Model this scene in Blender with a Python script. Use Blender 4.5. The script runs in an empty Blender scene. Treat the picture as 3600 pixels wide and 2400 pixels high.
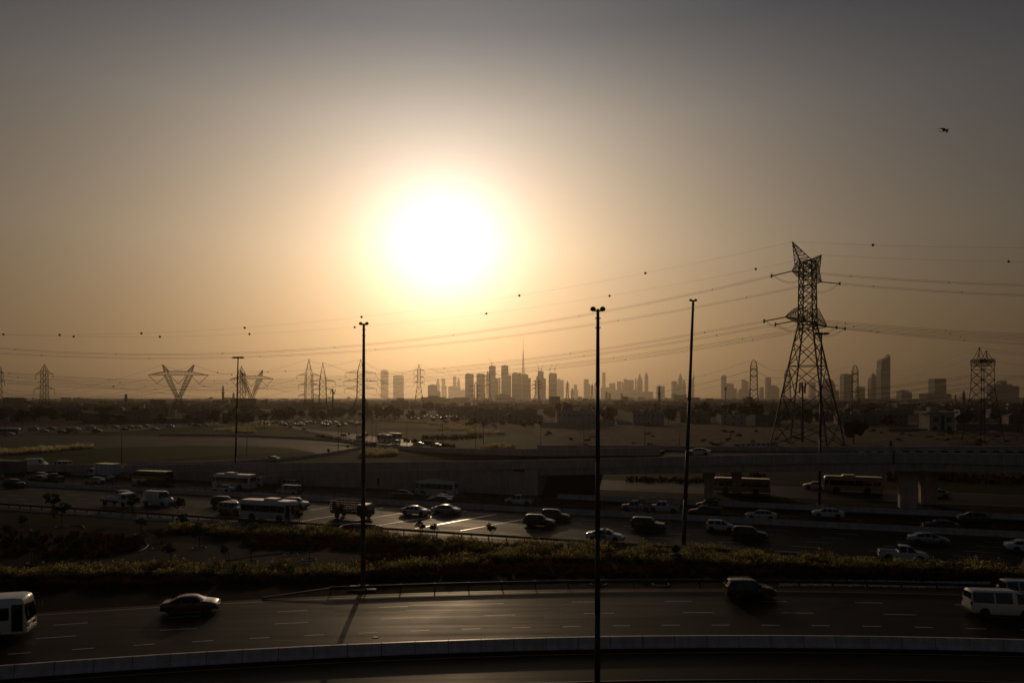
import bpy, math, random
import numpy as np
from mathutils import Vector, Matrix
SC = bpy.context.scene
COL = SC.collection
# ---------------------------------------------------------------- camera
H, F, HY = 19.0, 2500.0, 1395.0        # eye height (m), focal length and horizon row in photograph pixels
cam = bpy.data.cameras.new('camera')
cam_o = bpy.data.objects.new('camera', cam); COL.objects.link(cam_o)
cam_o.location = (0, 0, H); cam_o.rotation_euler = (math.radians(90), 0, 0)
cam.sensor_width = 36; cam.lens = 25; cam.shift_y = (HY - 1200) / 3600
cam.clip_start = 0.5; cam.clip_end = 60000
SC.camera = cam_o
# ---------------------------------------------------------------- sky
SD = Vector(((1560 - 1800) / F, 1, (HY - 880) / F)).normalized()      # towards the sun
world = bpy.data.worlds.new('World'); SC.world = world; world.use_nodes = True
AW0, AW1, AC0, AC1, SK = 107.0, .18, 82.0, .085, 2.2
RAMP = [(0.0, (.80, .56, .31)), (.20, (.88, .80, .71)), (.36, (.58, .62, .69)), (.46, (.27, .35, .49)), (.62, (.23, .31, .45))]
def build_world():
    nt = world.node_tree; N = nt.nodes; L = nt.links
    bg = N['Background']
    sky = N.new('ShaderNodeTexSky'); sky.sky_type = 'NISHITA'; sky.sun_disc = False
    sky.sun_elevation = math.asin(SD.z); sky.sun_rotation = math.atan2(SD.x, SD.y)
    sky.dust_density = 5; sky.air_density = 1.0; sky.ozone_density = 1.0; sky.altitude = 0
    def mth(op, a, b=None):
        n = N.new('ShaderNodeMath'); n.operation = op
        for i, v in enumerate((a, b)):
            if v is None: continue
            if isinstance(v, (int, float)): n.inputs[i].default_value = v
            else: L.new(v, n.inputs[i])
        return n.outputs[0]
    def vm(op, a, b=(0, 0, 0)):
        n = N.new('ShaderNodeVectorMath'); n.operation = op
        for i, v in enumerate((a, b)):
            if isinstance(v, tuple): n.inputs[i].default_value = v
            else: L.new(v, n.inputs[i])
        return n
    tc = N.new('ShaderNodeTexCoord')
    d = vm('NORMALIZE', tc.outputs['Generated']).outputs[0]
    th = mth('ARCCOSINE', mth('MINIMUM', vm('DOT_PRODUCT', d, tuple(SD)).outputs['Value'], 1.0))
    # dusty aureole round the sun on top of the physical sky; the dust layer thins with height
    wide = mth('MULTIPLY', mth('EXPONENT', mth('MULTIPLY', th, -1 / AW1)), AW0)
    core = mth('MULTIPLY', mth('EXPONENT', mth('MULTIPLY', mth('POWER', mth('DIVIDE', th, AC1), 2.0), -1.0)), AC0)
    gm = N.new('ShaderNodeGamma'); L.new(sky.outputs[0], gm.inputs[0]); gm.inputs[1].default_value = .7
    t = vm('SCALE', gm.outputs[0]); t.inputs['Scale'].default_value = SK
    wc = vm('SCALE', (1.0, .84, .665)); L.new(wide, wc.inputs['Scale'])
    cc = vm('SCALE', (1.0, .86, 1.0)); L.new(core, cc.inputs['Scale'])
    tot = vm('ADD', vm('ADD', t.outputs[0], wc.outputs[0]).outputs[0], cc.outputs[0]).outputs[0]
    sep = N.new('ShaderNodeSeparateXYZ'); L.new(d, sep.inputs[0])
    rp = N.new('ShaderNodeValToRGB'); L.new(sep.outputs[2], rp.inputs[0])
    e = rp.color_ramp.elements
    e[0].position, e[1].position = RAMP[0][0], RAMP[-1][0]
    e[0].color, e[1].color = (*RAMP[0][1], 1), (*RAMP[-1][1], 1)
    for p, c in RAMP[1:-1]: e.new(p).color = (*c, 1)
    L.new(vm('MULTIPLY', tot, rp.outputs[0]).outputs[0], bg.inputs[0])
    bg.inputs[1].default_value = 0.05
build_world()
# ---------------------------------------------------------------- sun, exposure
sun = bpy.data.lights.new('sun', 'SUN'); sun.energy = 2.1; sun.angle = math.radians(.6); sun.color = (1, .70, .39)
sun_o = bpy.data.objects.new('sun', sun); COL.objects.link(sun_o)
sun_o.rotation_euler = SD.to_track_quat('Z', 'Y').to_euler()
vs = SC.view_settings
vs.view_transform = 'Standard'; vs.look = 'None'; vs.exposure = -1.82; vs.gamma = 1.0; vs.use_curve_mapping = False
SC.cycles.max_bounces = 5; SC.cycles.diffuse_bounces = 2; SC.cycles.glossy_bounces = 2; SC.cycles.volume_bounces = 0
SC.cycles.transparent_max_bounces = 6
R = random.Random(7)
# ---------------------------------------------------------------- helpers
def G(px, py, z=0.0):
    """point on the level plane z seen at photograph pixel (px, py)"""
    D = F * (H - z) / (py - HY)
    return Vector(((px - 1800) / F * D, D, z))
def PD(px, py, D):
    return Vector(((px - 1800) / F * D, D, H - (py - HY) * D / F))
def XD(px, D, z=0.0):
    return Vector(((px - 1800) / F * D, D, z))
def srgb(r, g, b): return (r, g, b)

MATS = {}
def mat(name, col, rough=.7, metal=0.0, var=.25, scale=3.0, bump=0.0, coat=0.0, spec=.5, kind=None, objcoord=False):
    if name in MATS: return MATS[name]
    m = bpy.data.materials.new(name); m.use_nodes = True
    nt = m.node_tree; N = nt.nodes; L = nt.links
    b = N['Principled BSDF']
    b.inputs['Roughness'].default_value = rough; b.inputs['Metallic'].default_value = metal
    b.inputs['Specular IOR Level'].default_value = spec
    b.inputs['Coat Weight'].default_value = coat
    b.inputs['Coat Roughness'].default_value = .06
    if var > 0:
        tc = N.new('ShaderNodeTexCoord'); no = N.new('ShaderNodeTexNoise'); no.inputs['Scale'].default_value = scale
        no.inputs['Detail'].default_value = 6; no.inputs['Roughness'].default_value = .65
        if objcoord: L.new(tc.outputs['Object'], no.inputs['Vector'])
        else:
            ge = N.new('ShaderNodeNewGeometry'); L.new(ge.outputs['Position'], no.inputs['Vector'])
        rp = N.new('ShaderNodeValToRGB'); L.new(no.outputs[0], rp.inputs[0])
        rp.color_ramp.elements[0].position = .3; rp.color_ramp.elements[1].position = .7
        rp.color_ramp.elements[0].color = (*[c * (1 - var) for c in col], 1)
        rp.color_ramp.elements[1].color = (*[min(1, c * (1 + var)) for c in col], 1)
        L.new(rp.outputs[0], b.inputs['Base Color'])
        if bump:
            bp = N.new('ShaderNodeBump'); bp.inputs['Strength'].default_value = bump; bp.inputs['Distance'].default_value = .05
            L.new(no.outputs[0], bp.inputs['Height']); L.new(bp.outputs[0], b.inputs['Normal'])
    else:
        b.inputs['Base Color'].default_value = (*col, 1)
    MATS[name] = m
    return m
def leafmat(name, col, trans=.55, rough=.6):
    if name in MATS: return MATS[name]
    m = bpy.data.materials.new(name); m.use_nodes = True
    nt = m.node_tree; N = nt.nodes; L = nt.links; N.clear()
    o = N.new('ShaderNodeOutputMaterial'); mx = N.new('ShaderNodeMixShader'); mx.inputs[0].default_value = trans
    d = N.new('ShaderNodeBsdfDiffuse'); t = N.new('ShaderNodeBsdfTranslucent')
    ge = N.new('ShaderNodeNewGeometry'); no = N.new('ShaderNodeTexNoise'); no.inputs['Scale'].default_value = 1.7; no.inputs['Detail'].default_value = 5
    L.new(ge.outputs['Position'], no.inputs['Vector'])
    rp = N.new('ShaderNodeValToRGB'); L.new(no.outputs[0], rp.inputs[0])
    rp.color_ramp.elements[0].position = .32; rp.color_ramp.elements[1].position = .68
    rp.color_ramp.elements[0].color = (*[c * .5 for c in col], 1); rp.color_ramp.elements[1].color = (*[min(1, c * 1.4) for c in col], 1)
    L.new(rp.outputs[0], d.inputs[0]); L.new(rp.outputs[0], t.inputs[0])
    L.new(d.outputs[0], mx.inputs[1]); L.new(t.outputs[0], mx.inputs[2]); L.new(mx.outputs[0], o.inputs[0])
    MATS[name] = m
    return m

class MB:
    """collects simple shapes into one mesh"""
    def __init__(s): s.v = []; s.f = []
    def add(s, vs, fs):
        o = len(s.v); s.v.extend([tuple(p) for p in vs]); s.f.extend([tuple(i + o for i in f) for f in fs]); return s
    def box(s, c, d, rz=0.0, taper=1.0):
        x, y, z = d[0] / 2, d[1] / 2, d[2] / 2
        co, si = math.cos(rz), math.sin(rz)
        vs = []
        for sz in (-1, 1):
            k = taper if sz > 0 else 1.0
            for sx, sy in ((-1, -1), (1, -1), (1, 1), (-1, 1)):
                a, b = sx * x * k, sy * y * k
                vs.append((c[0] + a * co - b * si, c[1] + a * si + b * co, c[2] + sz * z))
        return s.add(vs, [(3, 2, 1, 0), (4, 5, 6, 7), (0, 1, 5, 4), (1, 2, 6, 5), (2, 3, 7, 6), (3, 0, 4, 7)])
    def beam(s, a, b, w, n=4, w2=None):
        a, b = Vector(a), Vector(b); d = b - a
        if d.length < 1e-6: return s
        q = d.to_track_quat('Z', 'Y'); w2 = w if w2 is None else w2
        vs = []
        for p, r in ((a, w), (b, w2)):
            for i in range(n):
                t = 2 * math.pi * (i + .5) / n
                vs.append(p + q @ Vector((math.cos(t) * r, math.sin(t) * r, 0)))
        fs = [(i, (i + 1) % n, n + (i + 1) % n, n + i) for i in range(n)] + [tuple(range(n - 1, -1, -1)), tuple(range(n, 2 * n))]
        return s.add(vs, fs)
    def tube(s, pts, r, n=4):
        pts = [Vector(p) for p in pts]; vs = []; fs = []
        for k, p in enumerate(pts):
            d = pts[min(k + 1, len(pts) - 1)] - pts[max(k - 1, 0)]
            q = d.to_track_quat('Z', 'Y'); rr = r[k] if isinstance(r, (list, tuple)) else r
            for i in range(n):
                t = 2 * math.pi * (i + .5) / n
                vs.append(p + q @ Vector((math.cos(t) * rr, math.sin(t) * rr, 0)))
        for k in range(len(pts) - 1):
            for i in range(n):
                fs.append((k * n + i, k * n + (i + 1) % n, (k + 1) * n + (i + 1) % n, (k + 1) * n + i))
        m = (len(pts) - 1) * n
        fs += [tuple(range(n - 1, -1, -1)), tuple(range(m, m + n))]
        return s.add(vs, fs)
    def lathe(s, c, prof, n=12, axis='Z'):
        vs = []; fs = []
        for r, z in prof:
            for i in range(n):
                t = 2 * math.pi * i / n; p = (r * math.cos(t), r * math.sin(t), z)
                if axis == 'Y': p = (p[0], p[2], p[1])
                if axis == 'X': p = (p[2], p[0], p[1])
                vs.append((c[0] + p[0], c[1] + p[1], c[2] + p[2]))
        for k in range(len(prof) - 1):
            for i in range(n): fs.append((k * n + i, k * n + (i + 1) % n, (k + 1) * n + (i + 1) % n, (k + 1) * n + i))
        m = (len(prof) - 1) * n
        fs += [tuple(range(n - 1, -1, -1)), tuple(range(m, m + n))]
        return s.add(vs, fs)
    def prism(s, poly, z0, z1):
        n = len(poly)
        vs = [(p[0], p[1], z0) for p in poly] + [(p[0], p[1], z1) for p in poly]
        fs = [tuple(range(n - 1, -1, -1)), tuple(range(n, 2 * n))] + [(i, (i + 1) % n, n + (i + 1) % n, n + i) for i in range(n)]
        return s.add(vs, fs)
    def sheet(s, A, B):
        n = len(A); vs = list(A) + list(B)
        return s.add(vs, [(i, i + 1, n + i + 1, n + i) for i in range(n - 1)])
    def sweep(s, rings, close=True):
        """rings: list of equal-length point loops joined to a solid"""
        n = len(rings[0]); vs = [p for r in rings for p in r]; fs = []
        for k in range(len(rings) - 1):
            for i in range(n): fs.append((k * n + i, k * n + (i + 1) % n, (k + 1) * n + (i + 1) % n, (k + 1) * n + i))
        if close:
            m = (len(rings) - 1) * n
            fs += [tuple(range(n - 1, -1, -1)), tuple(range(m, m + n))]
        return s.add(vs, fs)
    def mesh(s, name, m=None, smooth=False):
        me = bpy.data.meshes.new(name); me.from_pydata(s.v, [], s.f)
        if m: me.materials.append(m)
        if smooth: me.polygons.foreach_set('use_smooth', [True] * len(me.polygons))
        me.update(); return me
    def build(s, name, m, parent=None, smooth=False):
        return link(name, s.mesh(name, m, smooth), parent)
def link(name, me, parent=None, loc=None, rz=0.0, m=None):
    o = bpy.data.objects.new(name, me); COL.objects.link(o)
    if parent: o.parent = parent
    if loc is not None: o.location = loc
    if rz: o.rotation_euler = (0, 0, rz)
    if m is not None:
        o.material_slots[0].link = 'OBJECT'; o.material_slots[0].material = m
    return o
def tag(o, label=None, cat=None, group=None, kind=None):
    if label: o['label'] = label
    if cat: o['category'] = cat
    if group: o['group'] = group
    if kind: o['kind'] = kind
    return o
def thing(name, label, cat, loc=(0, 0, 0), rz=0.0, group=None):
    o = bpy.data.objects.new(name, None); COL.objects.link(o)
    o.empty_display_size = .3; o.location = loc; o.rotation_euler = (0, 0, rz)
    return tag(o, label, cat, group)
def copy_tree(o, parent=None):
    c = o.copy(); COL.objects.link(c); c.parent = parent
    for ch in o.children: copy_tree(ch, c)
    return c
def struct(name, mb, m, smooth=False): return tag(mb.build(name, m, None, smooth), kind='structure')

# highway frame: s runs along the lanes to the right, t runs away from the near guardrail
HA = math.radians(-18.1)
HU = Vector((math.cos(HA), math.sin(HA), 0)); HN = Vector((-math.sin(HA), math.cos(HA), 0)); HP = Vector((-88.6, 123.0, 0))
def HW(s, t, z=0.0): return HP + HU * s + HN * t + Vector((0, 0, z))
def s_at(px, t):     # s where the line t crosses the photograph column px
    k = (px - 1800) / F
    # (HP+HU s+HN t).x = k * .y
    return (k * (HP.y + HN.y * t) - (HP.x + HN.x * t)) / (HU.x - k * HU.y)
# near road: family of parallel curves named by their distance d0 straight ahead
def NR(X, d0, z=0.0): return Vector((X, d0 + .079 * X - .00222 * X * X, z))
def NRrz(X): return math.atan(.079 - .00444 * X)
# ================================================================ materials
def road_mat(name, ang, col=(.020, .0115, .0070), rough=.47, spec=.032):
    m = bpy.data.materials.new(name); m.use_nodes = True
    nt = m.node_tree; N = nt.nodes; L = nt.links; b = N['Principled BSDF']
    ge = N.new('ShaderNodeNewGeometry')
    mp = N.new('ShaderNodeMapping'); mp.vector_type = 'TEXTURE'; mp.inputs['Rotation'].default_value = (0, 0, ang); mp.inputs['Scale'].default_value = (40, .9, 1)
    L.new(ge.outputs['Position'], mp.inputs[0])
    st = N.new('ShaderNodeTexNoise'); st.inputs['Scale'].default_value = 1.0; st.inputs['Detail'].default_value = 4; L.new(mp.outputs[0], st.inputs['Vector'])
    fi = N.new('ShaderNodeTexNoise'); fi.inputs['Scale'].default_value = 9.0; fi.inputs['Detail'].default_value = 8; fi.inputs['Roughness'].default_value = .8; L.new(ge.outputs['Position'], fi.inputs['Vector'])
    pa = N.new('ShaderNodeTexNoise'); pa.inputs['Scale'].default_value = .12; pa.inputs['Detail'].default_value = 5; L.new(ge.outputs['Position'], pa.inputs['Vector'])
    def mix(a, f, k):
        n = N.new('ShaderNodeMath'); n.operation = 'MULTIPLY_ADD'; L.new(f, n.inputs[0]); n.inputs[1].default_value = k
        if isinstance(a, float): n.inputs[2].default_value = a
        else: L.new(a, n.inputs[2])
        return n.outputs[0]
    s = mix(mix(mix(-.95, st.outputs[0], 2.2), fi.outputs[0], .8), pa.outputs[0], .9)
    vm_ = N.new('ShaderNodeVectorMath'); vm_.operation = 'SCALE'; vm_.inputs[0].default_value = col; L.new(s, vm_.inputs['Scale'])
    L.new(vm_.outputs[0], b.inputs['Base Color'])
    L.new(mix(mix(mix(rough - .32, st.outputs[0], .34), fi.outputs[0], .08), pa.outputs[0], .22), b.inputs['Roughness'])
    b.inputs['Specular IOR Level'].default_value = spec
    bp = N.new('ShaderNodeBump'); bp.inputs['Strength'].default_value = .35; bp.inputs['Distance'].default_value = .02
    L.new(fi.outputs[0], bp.inputs['Height']); L.new(bp.outputs[0], b.inputs['Normal'])
    MATS[name] = m; return m
M_HIGH = road_mat('asphalt_highway', HA, rough=.57, spec=.042)
M_NEAR = road_mat('asphalt_near', math.radians(2), rough=.50, spec=.034)
M_FAR = road_mat('asphalt_far', math.radians(-30), (.012, .0078, .0054), .5, .016)
M_PAINT = mat('road_paint', (.52, .48, .43), .5, var=.35, scale=2.5)
M_YEL = mat('road_paint_yellow', (.34, .19, .03), .5, var=.35, scale=2.5)
M_STRIP = mat('rumble_paint', (.72, .66, .56), .30, var=.2)
def streaky(m, k=.22):
    nt = m.node_tree; N = nt.nodes; L = nt.links; b = N['Principled BSDF']
    src = b.inputs['Base Color'].links[0].from_socket
    ge = N.new('ShaderNodeNewGeometry'); mp = N.new('ShaderNodeMapping'); mp.inputs['Scale'].default_value = (2.2, 2.2, .12); L.new(ge.outputs['Position'], mp.inputs[0])
    no = N.new('ShaderNodeTexNoise'); no.inputs['Scale'].default_value = 1.0; no.inputs['Detail'].default_value = 6; L.new(mp.outputs[0], no.inputs['Vector'])
    rp = N.new('ShaderNodeValToRGB'); L.new(no.outputs[0], rp.inputs[0]); rp.color_ramp.elements[0].position = .35; rp.color_ramp.elements[1].position = .6
    rp.color_ramp.elements[0].color = (1 - k, 1 - k, 1 - k, 1); rp.color_ramp.elements[1].color = (1, 1, 1, 1)
    mx = N.new('ShaderNodeMix'); mx.data_type = 'RGBA'; mx.blend_type = 'MULTIPLY'; mx.inputs[0].default_value = 1
    L.new(src, mx.inputs[6]); L.new(rp.outputs[0], mx.inputs[7]); L.new(mx.outputs[2], b.inputs['Base Color'])
    return m
M_CONC = mat('concrete', (.56, .45, .40), .85, var=.22, scale=.6, bump=.15)
M_CONC2 = mat('concrete_pale', (.68, .56, .50), .38, var=.2, scale=.8)
M_WALLP = mat('concrete_panel', (.50, .40, .35), .9, var=.25, scale=.5, bump=.2)
for m_ in (M_CONC, M_CONC2, M_WALLP): streaky(m_)
M_SAND = mat('sand', (.038, .025, .016), .95, var=.4, scale=.08, bump=.2, spec=.03)
M_SAND2 = mat('sand_pale', (.15, .10, .062), .95, var=.4, scale=.25, bump=.3, spec=.03)
M_SOIL = mat('soil', (.014, .009, .006), .95, var=.4, scale=1.2, bump=.3, spec=.03)
M_LAWN = mat('lawn', (.028, .043, .002), .9, var=.35, scale=.35, bump=.3, spec=.03)
M_LAWN2 = mat('lawn_dark', (.019, .019, .004), .9, var=.4, scale=.5, bump=.3, spec=.03)
M_BED = mat('planting_bed', (.013, .0085, .0055), .95, var=.4, scale=.6, bump=.3, spec=.03)
M_GRAVEL = mat('gravel_path', (.045, .036, .029), .9, var=.35, scale=2.0, bump=.3, spec=.03)
M_STEEL = mat('galvanised_steel', (.05, .045, .04), .55, metal=.6, var=.2, scale=2)
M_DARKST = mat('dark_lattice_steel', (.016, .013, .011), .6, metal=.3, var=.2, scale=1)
M_POLE = mat('lamp_pole_steel', (.05, .044, .04), .55, metal=.4, var=.2, scale=1)
M_WIRE = mat('conductor_cable', (.03, .025, .02), .6, metal=.3, var=0)
M_BALL = mat('marker_ball_paint', (.02, .014, .011), .6, var=0)
M_WHITEP = mat('white_plaster', (.45, .40, .355), .85, var=.15, scale=.4)
M_BLACK = mat('black_rubber', (.012, .011, .010), .8, var=0)

# ================================================================ ground and roads
mb = MB()
mb.add([(-15000, -300, 0), (15000, -300, 0), (15000, 15000, 0), (-15000, 15000, 0)], [(0, 1, 2, 3)])
struct('ground', mb, M_SAND)
def polysheet(name, pxs, z, m):
    mb = MB(); pts = [G(x, y, z) for x, y in pxs]
    # triangulate through bmesh so that concave outlines stay right
    import bmesh
    bm = bmesh.new(); f = bm.faces.new([bm.verts.new(p) for p in pts])
    bmesh.ops.triangulate(bm, faces=[f], ngon_method='EAR_CLIP')
    for fc in bm.faces:
        if fc.normal.z < 0: fc.normal_flip()
    me = bpy.data.meshes.new(name); bm.to_mesh(me); bm.free(); me.materials.append(m)
    return tag(link(name, me), kind='structure')
XS = [x * 2.5 for x in range(-44, 45)]
# near road, its hard shoulder strip and the soil beyond it
mb = MB(); mb.sheet([NR(x, 22, .004) for x in XS], [NR(x, 70.0, .004) for x in XS]); struct('near_road', mb, M_NEAR)
mb = MB(); mb.sheet([NR(x, 70.02, .012) for x in XS],
                    [HW(s_at(1800, -2.2) + (x * 1.25), -2.2, .012) for x in XS]); struct('median_ground', mb, M_SOIL)
# highway
mb = MB(); mb.sheet([HW(-500, -2.2, .008), HW(420, -2.2, .008)], [HW(-500, 41, .008), HW(420, 41, .008)]); struct('highway', mb, M_HIGH)
# strip of verge, service road and lawn under and beyond the bridge
S0 = s_at(1880, 43)
mb = MB(); mb.sheet([HW(S0, 41, .012), HW(420, 41, .012)], [HW(S0, 55, .012), HW(420, 55, .012)]); struct('verge', mb, M_LAWN2)
mb = MB(); mb.sheet([HW(S0, 55, .02), HW(420, 55, .02)], [HW(S0, 72, .02), HW(420, 72, .02)]); struct('service_road', mb, M_HIGH)
mb = MB(); mb.sheet([HW(S0, 72, .014), HW(420, 72, .014)], [HW(S0, 100, .014), HW(420, 100, .014)]); struct('verge', mb, M_LAWN2)
mb = MB(); mb.sheet([HW(S0 + 6, 80, .022), HW(S0 + 60, 77.5, .022)], [HW(S0 + 6, 86, .022), HW(S0 + 60, 81, .022)]); struct('path', mb, M_GRAVEL)  # pale strip painted in for a sunlit stretch of road
for t, w in ((55.3, .15), (71.6, .15)):
    mb = MB(); mb.sheet([HW(S0, t, .026), HW(420, t, .026)], [HW(S0, t + w, .026), HW(420, t + w, .026)]); struct('road_edge_line', mb, M_PAINT)
# repaired patches and sealed joints in the near road
M_PATCH = road_mat('asphalt_patch', 0.1, (.010, .0075, .0055), .5)
PR = random.Random(4)
for k in range(11):
    x0 = PR.uniform(-40, 38); w_ = PR.uniform(2, 9); d_ = PR.uniform(54.8, 67); h_ = PR.uniform(.8, 2.6)
    q_ = [x0 + w_ * i / 4 for i in range(5)]
    mb = MB(); mb.sheet([NR(x, d_, .0065) for x in q_], [NR(x + .1, d_ + h_, .0065) for x in q_]); struct('asphalt_patch', mb, M_PATCH)
mb = MB(); mb.sheet([NR(x, 60.4, .0068) for x in XS], [NR(x, 60.46, .0068) for x in XS]); struct('road_joint', mb, M_PATCH)
# markings of the near road
for d0, m in ((69.0, M_YEL), (52.15, M_YEL)):
    mb = MB(); mb.sheet([NR(x, d0, .009) for x in XS], [NR(x, d0 + .14, .009) for x in XS]); struct('road_edge_line', mb, m)
def dashes(name, fn, a, b, step, ln, w):
    root = None
    x = a
    while x < b:
        mb = MB(); mb.sheet([fn(x, 0), fn(x + ln / 2, 0), fn(x + ln, 0)], [fn(x, w), fn(x + ln / 2, w), fn(x + ln, w)])
        struct('lane_marking', mb, M_PAINT); x += step
for d0, off, st, ln in ((65.5, -47.0, 8.75, 2.5), (62.0, -46.2, 8.75, 2.75), (58.55, -45.6, 4.15, 1.5)):
    dashes('lane', lambda x, w, d=d0: NR(x, d + w, .009), off, 52, st, ln, .12)
# markings of the highway
for k in range(5):
    t = 4.2 + 3.65 * k
    for i in range(-3, 24):
        s = i * 9.0 + k * 2.1
        mb = MB(); mb.sheet([HW(s, t, .013), HW(s + 3, t, .013)], [HW(s, t + .13, .013), HW(s + 3, t + .13, .013)]); struct('lane_marking', mb, M_PAINT)
for k in range(3):
    t = 28.4 + 3.65 * k
    for i in range(-3, 26):
        s = i * 9.0 + k * 1.7
        mb = MB(); mb.sheet([HW(s, t, .013), HW(s + 3, t, .013)], [HW(s, t + .13, .013), HW(s + 3, t + .13, .013)]); struct('lane_marking', mb, M_PAINT)
for t, m in ((.9, M_YEL), (21.6, M_YEL), (25.0, M_YEL), (39.4, M_PAINT)):
    mb = MB(); mb.sheet([HW(-400, t, .013), HW(420, t, .013)], [HW(-400, t + .15, .013), HW(420, t + .15, .013)]); struct('road_edge_line', mb, m)
# raised thermoplastic rumble strips laid aslant over the near carriageway
for a, b in (((1057, 1832), (1346, 1785)), ((1197, 1838), (1540, 1782)), ((1321, 1848), (1640, 1795)), ((1461, 1857), (1745, 1807)), ((1620, 1865), (1905, 1813)), ((905, 1822), (1190, 1777))):
    A, B = G(*a), G(*b); d = (B - A).normalized(); n = Vector((-d.y, d.x, 0)) * .17
    z = Vector((0, 0, .012))
    mb = MB(); mb.prism([A - n, B - n, B + n, A + n], .012, .024); struct('rumble_strip', mb, M_STRIP)
# yellow-and-black painted nose at the right edge of the highway
mb = MB(); a = G(3585, 1992); mb.sheet([G(3583, 1995, .016), G(3592, 1995, .016)], [G(3606, 1946, .016), G(3616, 1946, .016)]); struct('road_marking', mb, M_YEL)

# middle distance roads, lawns and beds
polysheet('loop_road', [(-600, 1528), (0, 1529), (400, 1530), (700, 1533), (900, 1537), (1100, 1547), (1210, 1556), (1270, 1567), (1277, 1573), (1250, 1582), (1120, 1604), (930, 1623), (700, 1634), (300, 1640), (-600, 1652)], .03, M_FAR)
polysheet('cross_road', [(-600, 1500), (300, 1497), (700, 1485), (925, 1478), (925, 1489), (700, 1500), (450, 1513), (250, 1522), (0, 1526), (-600, 1527)], .03, M_FAR)
polysheet('lawn', [(450, 1514), (700, 1501), (925, 1490), (1000, 1503), (1090, 1520), (1230, 1548), (1255, 1557), (1100, 1545), (900, 1535), (700, 1531), (420, 1528), (300, 1524)], .04, M_LAWN)
polysheet('lawn', [(-500, 1606), (0, 1600), (160, 1586), (330, 1575), (450, 1571), (650, 1566), (830, 1566), (900, 1568), (1020, 1575), (1100, 1588), (1126, 1598), (1050, 1607), (900, 1611), (700, 1617), (500, 1623), (200, 1630), (-500, 1640)], .12, M_LAWN)
polysheet('planting_bed', [(700, 1605), (830, 1598), (1000, 1590), (1095, 1592), (1115, 1598), (1045, 1605), (900, 1609), (700, 1614), (560, 1616)], .16, M_BED)
polysheet('planting_bed', [(120, 1600), (250, 1592), (360, 1594), (280, 1601), (160, 1604)], .16, M_BED)
polysheet('slip_road', [(925, 1479), (990, 1487), (1090, 1509), (1187, 1517.6), (1275, 1529), (1350, 1538.6), (1420, 1545), (1484, 1552), (1440, 1566), (1333, 1561), (1230, 1547), (1088, 1519), (1000, 1502), (925, 1490)], .05, M_FAR)
polysheet('lawn', [(1140, 1497), (1300, 1489), (1500, 1492), (1700, 1510), (1840, 1528), (1990, 1534), (2020, 1545), (2020, 1580), (1700, 1582), (1610, 1571), (1500, 1553), (1400, 1542), (1280, 1527), (1185, 1514)], .04, M_LAWN)
polysheet('planting_bed', [(1330, 1505), (1450, 1501), (1560, 1506), (1530, 1515), (1400, 1516), (1330, 1512)], .07, M_BED)
polysheet('planting_bed', [(1500, 1527), (1650, 1522), (1790, 1528), (1770, 1536), (1600, 1538), (1490, 1536)], .07, M_BED)
polysheet('planting_bed', [(1100, 1560), (1300, 1566), (1440, 1588), (1640, 1612), (1500, 1625), (1200, 1625), (960, 1625), (1130, 1606), (1255, 1584), (1282, 1574)], .05, M_BED)
polysheet('path', [(1285, 1573), (1300, 1571), (1345, 1584), (1420, 1594), (1445, 1608), (1425, 1609), (1390, 1598), (1320, 1588)], .08, M_GRAVEL)
# uneven sand beyond the bridge
def sand_field():
    vs = []; fs = []; nx, ny = 130, 56
    rr = random.Random(3); ph = [(rr.uniform(.02, .3), rr.uniform(.03, .5), rr.uniform(0, 6)) for _ in range(26)]
    for j in range(ny + 1):
        D = 215 + (j / ny) ** 1.4 * 330
        for i in range(nx + 1):
            px = 1880 + (4300 - 1880) * i / nx; X = (px - 1800) / F * D
            z = sum(math.sin(a * X + p) * math.cos(b * D + p * 2) for a, b, p in ph) * .17
            e = min(1, i / 6, j / 4, (ny - j) / 6)
            vs.append((X, D, .03 + max(-.0, .35 + z) * e * (.6 + .4 * math.sin(px * .004))))
    for j in range(ny):
        for i in range(nx):
            a = j * (nx + 1) + i; fs.append((a, a + 1, a + nx + 2, a + nx + 1))
    mb = MB(); mb.add(vs, fs); struct('sand', mb, M_SAND2, True)
sand_field()

# ================================================================ barriers, fences, bridge
def profile_ring(p, nrm, prof, z): return [p + nrm * a + Vector((0, 0, z + b)) for a, b in prof]
JERSEY = [(-.30, 0), (-.30, .08), (-.16, .33), (-.09, .86), (.09, .86), (.16, .33), (.30, .08), (.30, 0)]
def barrier(root, name, pts, prof, m, gap=.02, z=None):
    for a, b in zip(pts[:-1], pts[1:]):
        d = Vector((b.x - a.x, b.y - a.y, 0)).normalized(); n = Vector((-d.y, d.x, 0))
        mb = MB(); mb.sweep([profile_ring(a + d * gap, n, prof, 0), profile_ring(b - d * gap, n, prof, 0)]); mb.build(name, m, root)
def resample(pts, step):
    out = [pts[0].copy()]; acc = 0
    for a, b in zip(pts[:-1], pts[1:]):
        L = (b - a).length; pos = step - acc
        while pos < L:
            out.append(a.lerp(b, pos / L)); pos += step
        acc = L - (pos - step)
    return out
r = thing('concrete_barrier', 'pale concrete barrier of short panels curving along the near road', 'barrier')
pts = resample([NR(x * .5, 53.5) for x in range(-110, 112)], 2.45); barrier(r, 'panel', pts, JERSEY, M_CONC2)
mb = MB(); CR_ = [NR(x * .5, 53.5) for x in range(-108, 110)]
mb.sweep([profile_ring(p, Vector((-math.sin(NRrz(p.x)), math.cos(NRrz(p.x)), 0)), [(a * .9, b * .975) for a, b in JERSEY], 0) for p in CR_]); mb.build('core', M_BLACK, r)
r = thing('concrete_barrier', 'long straight concrete barrier dividing the two highway carriageways', 'barrier')
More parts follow.
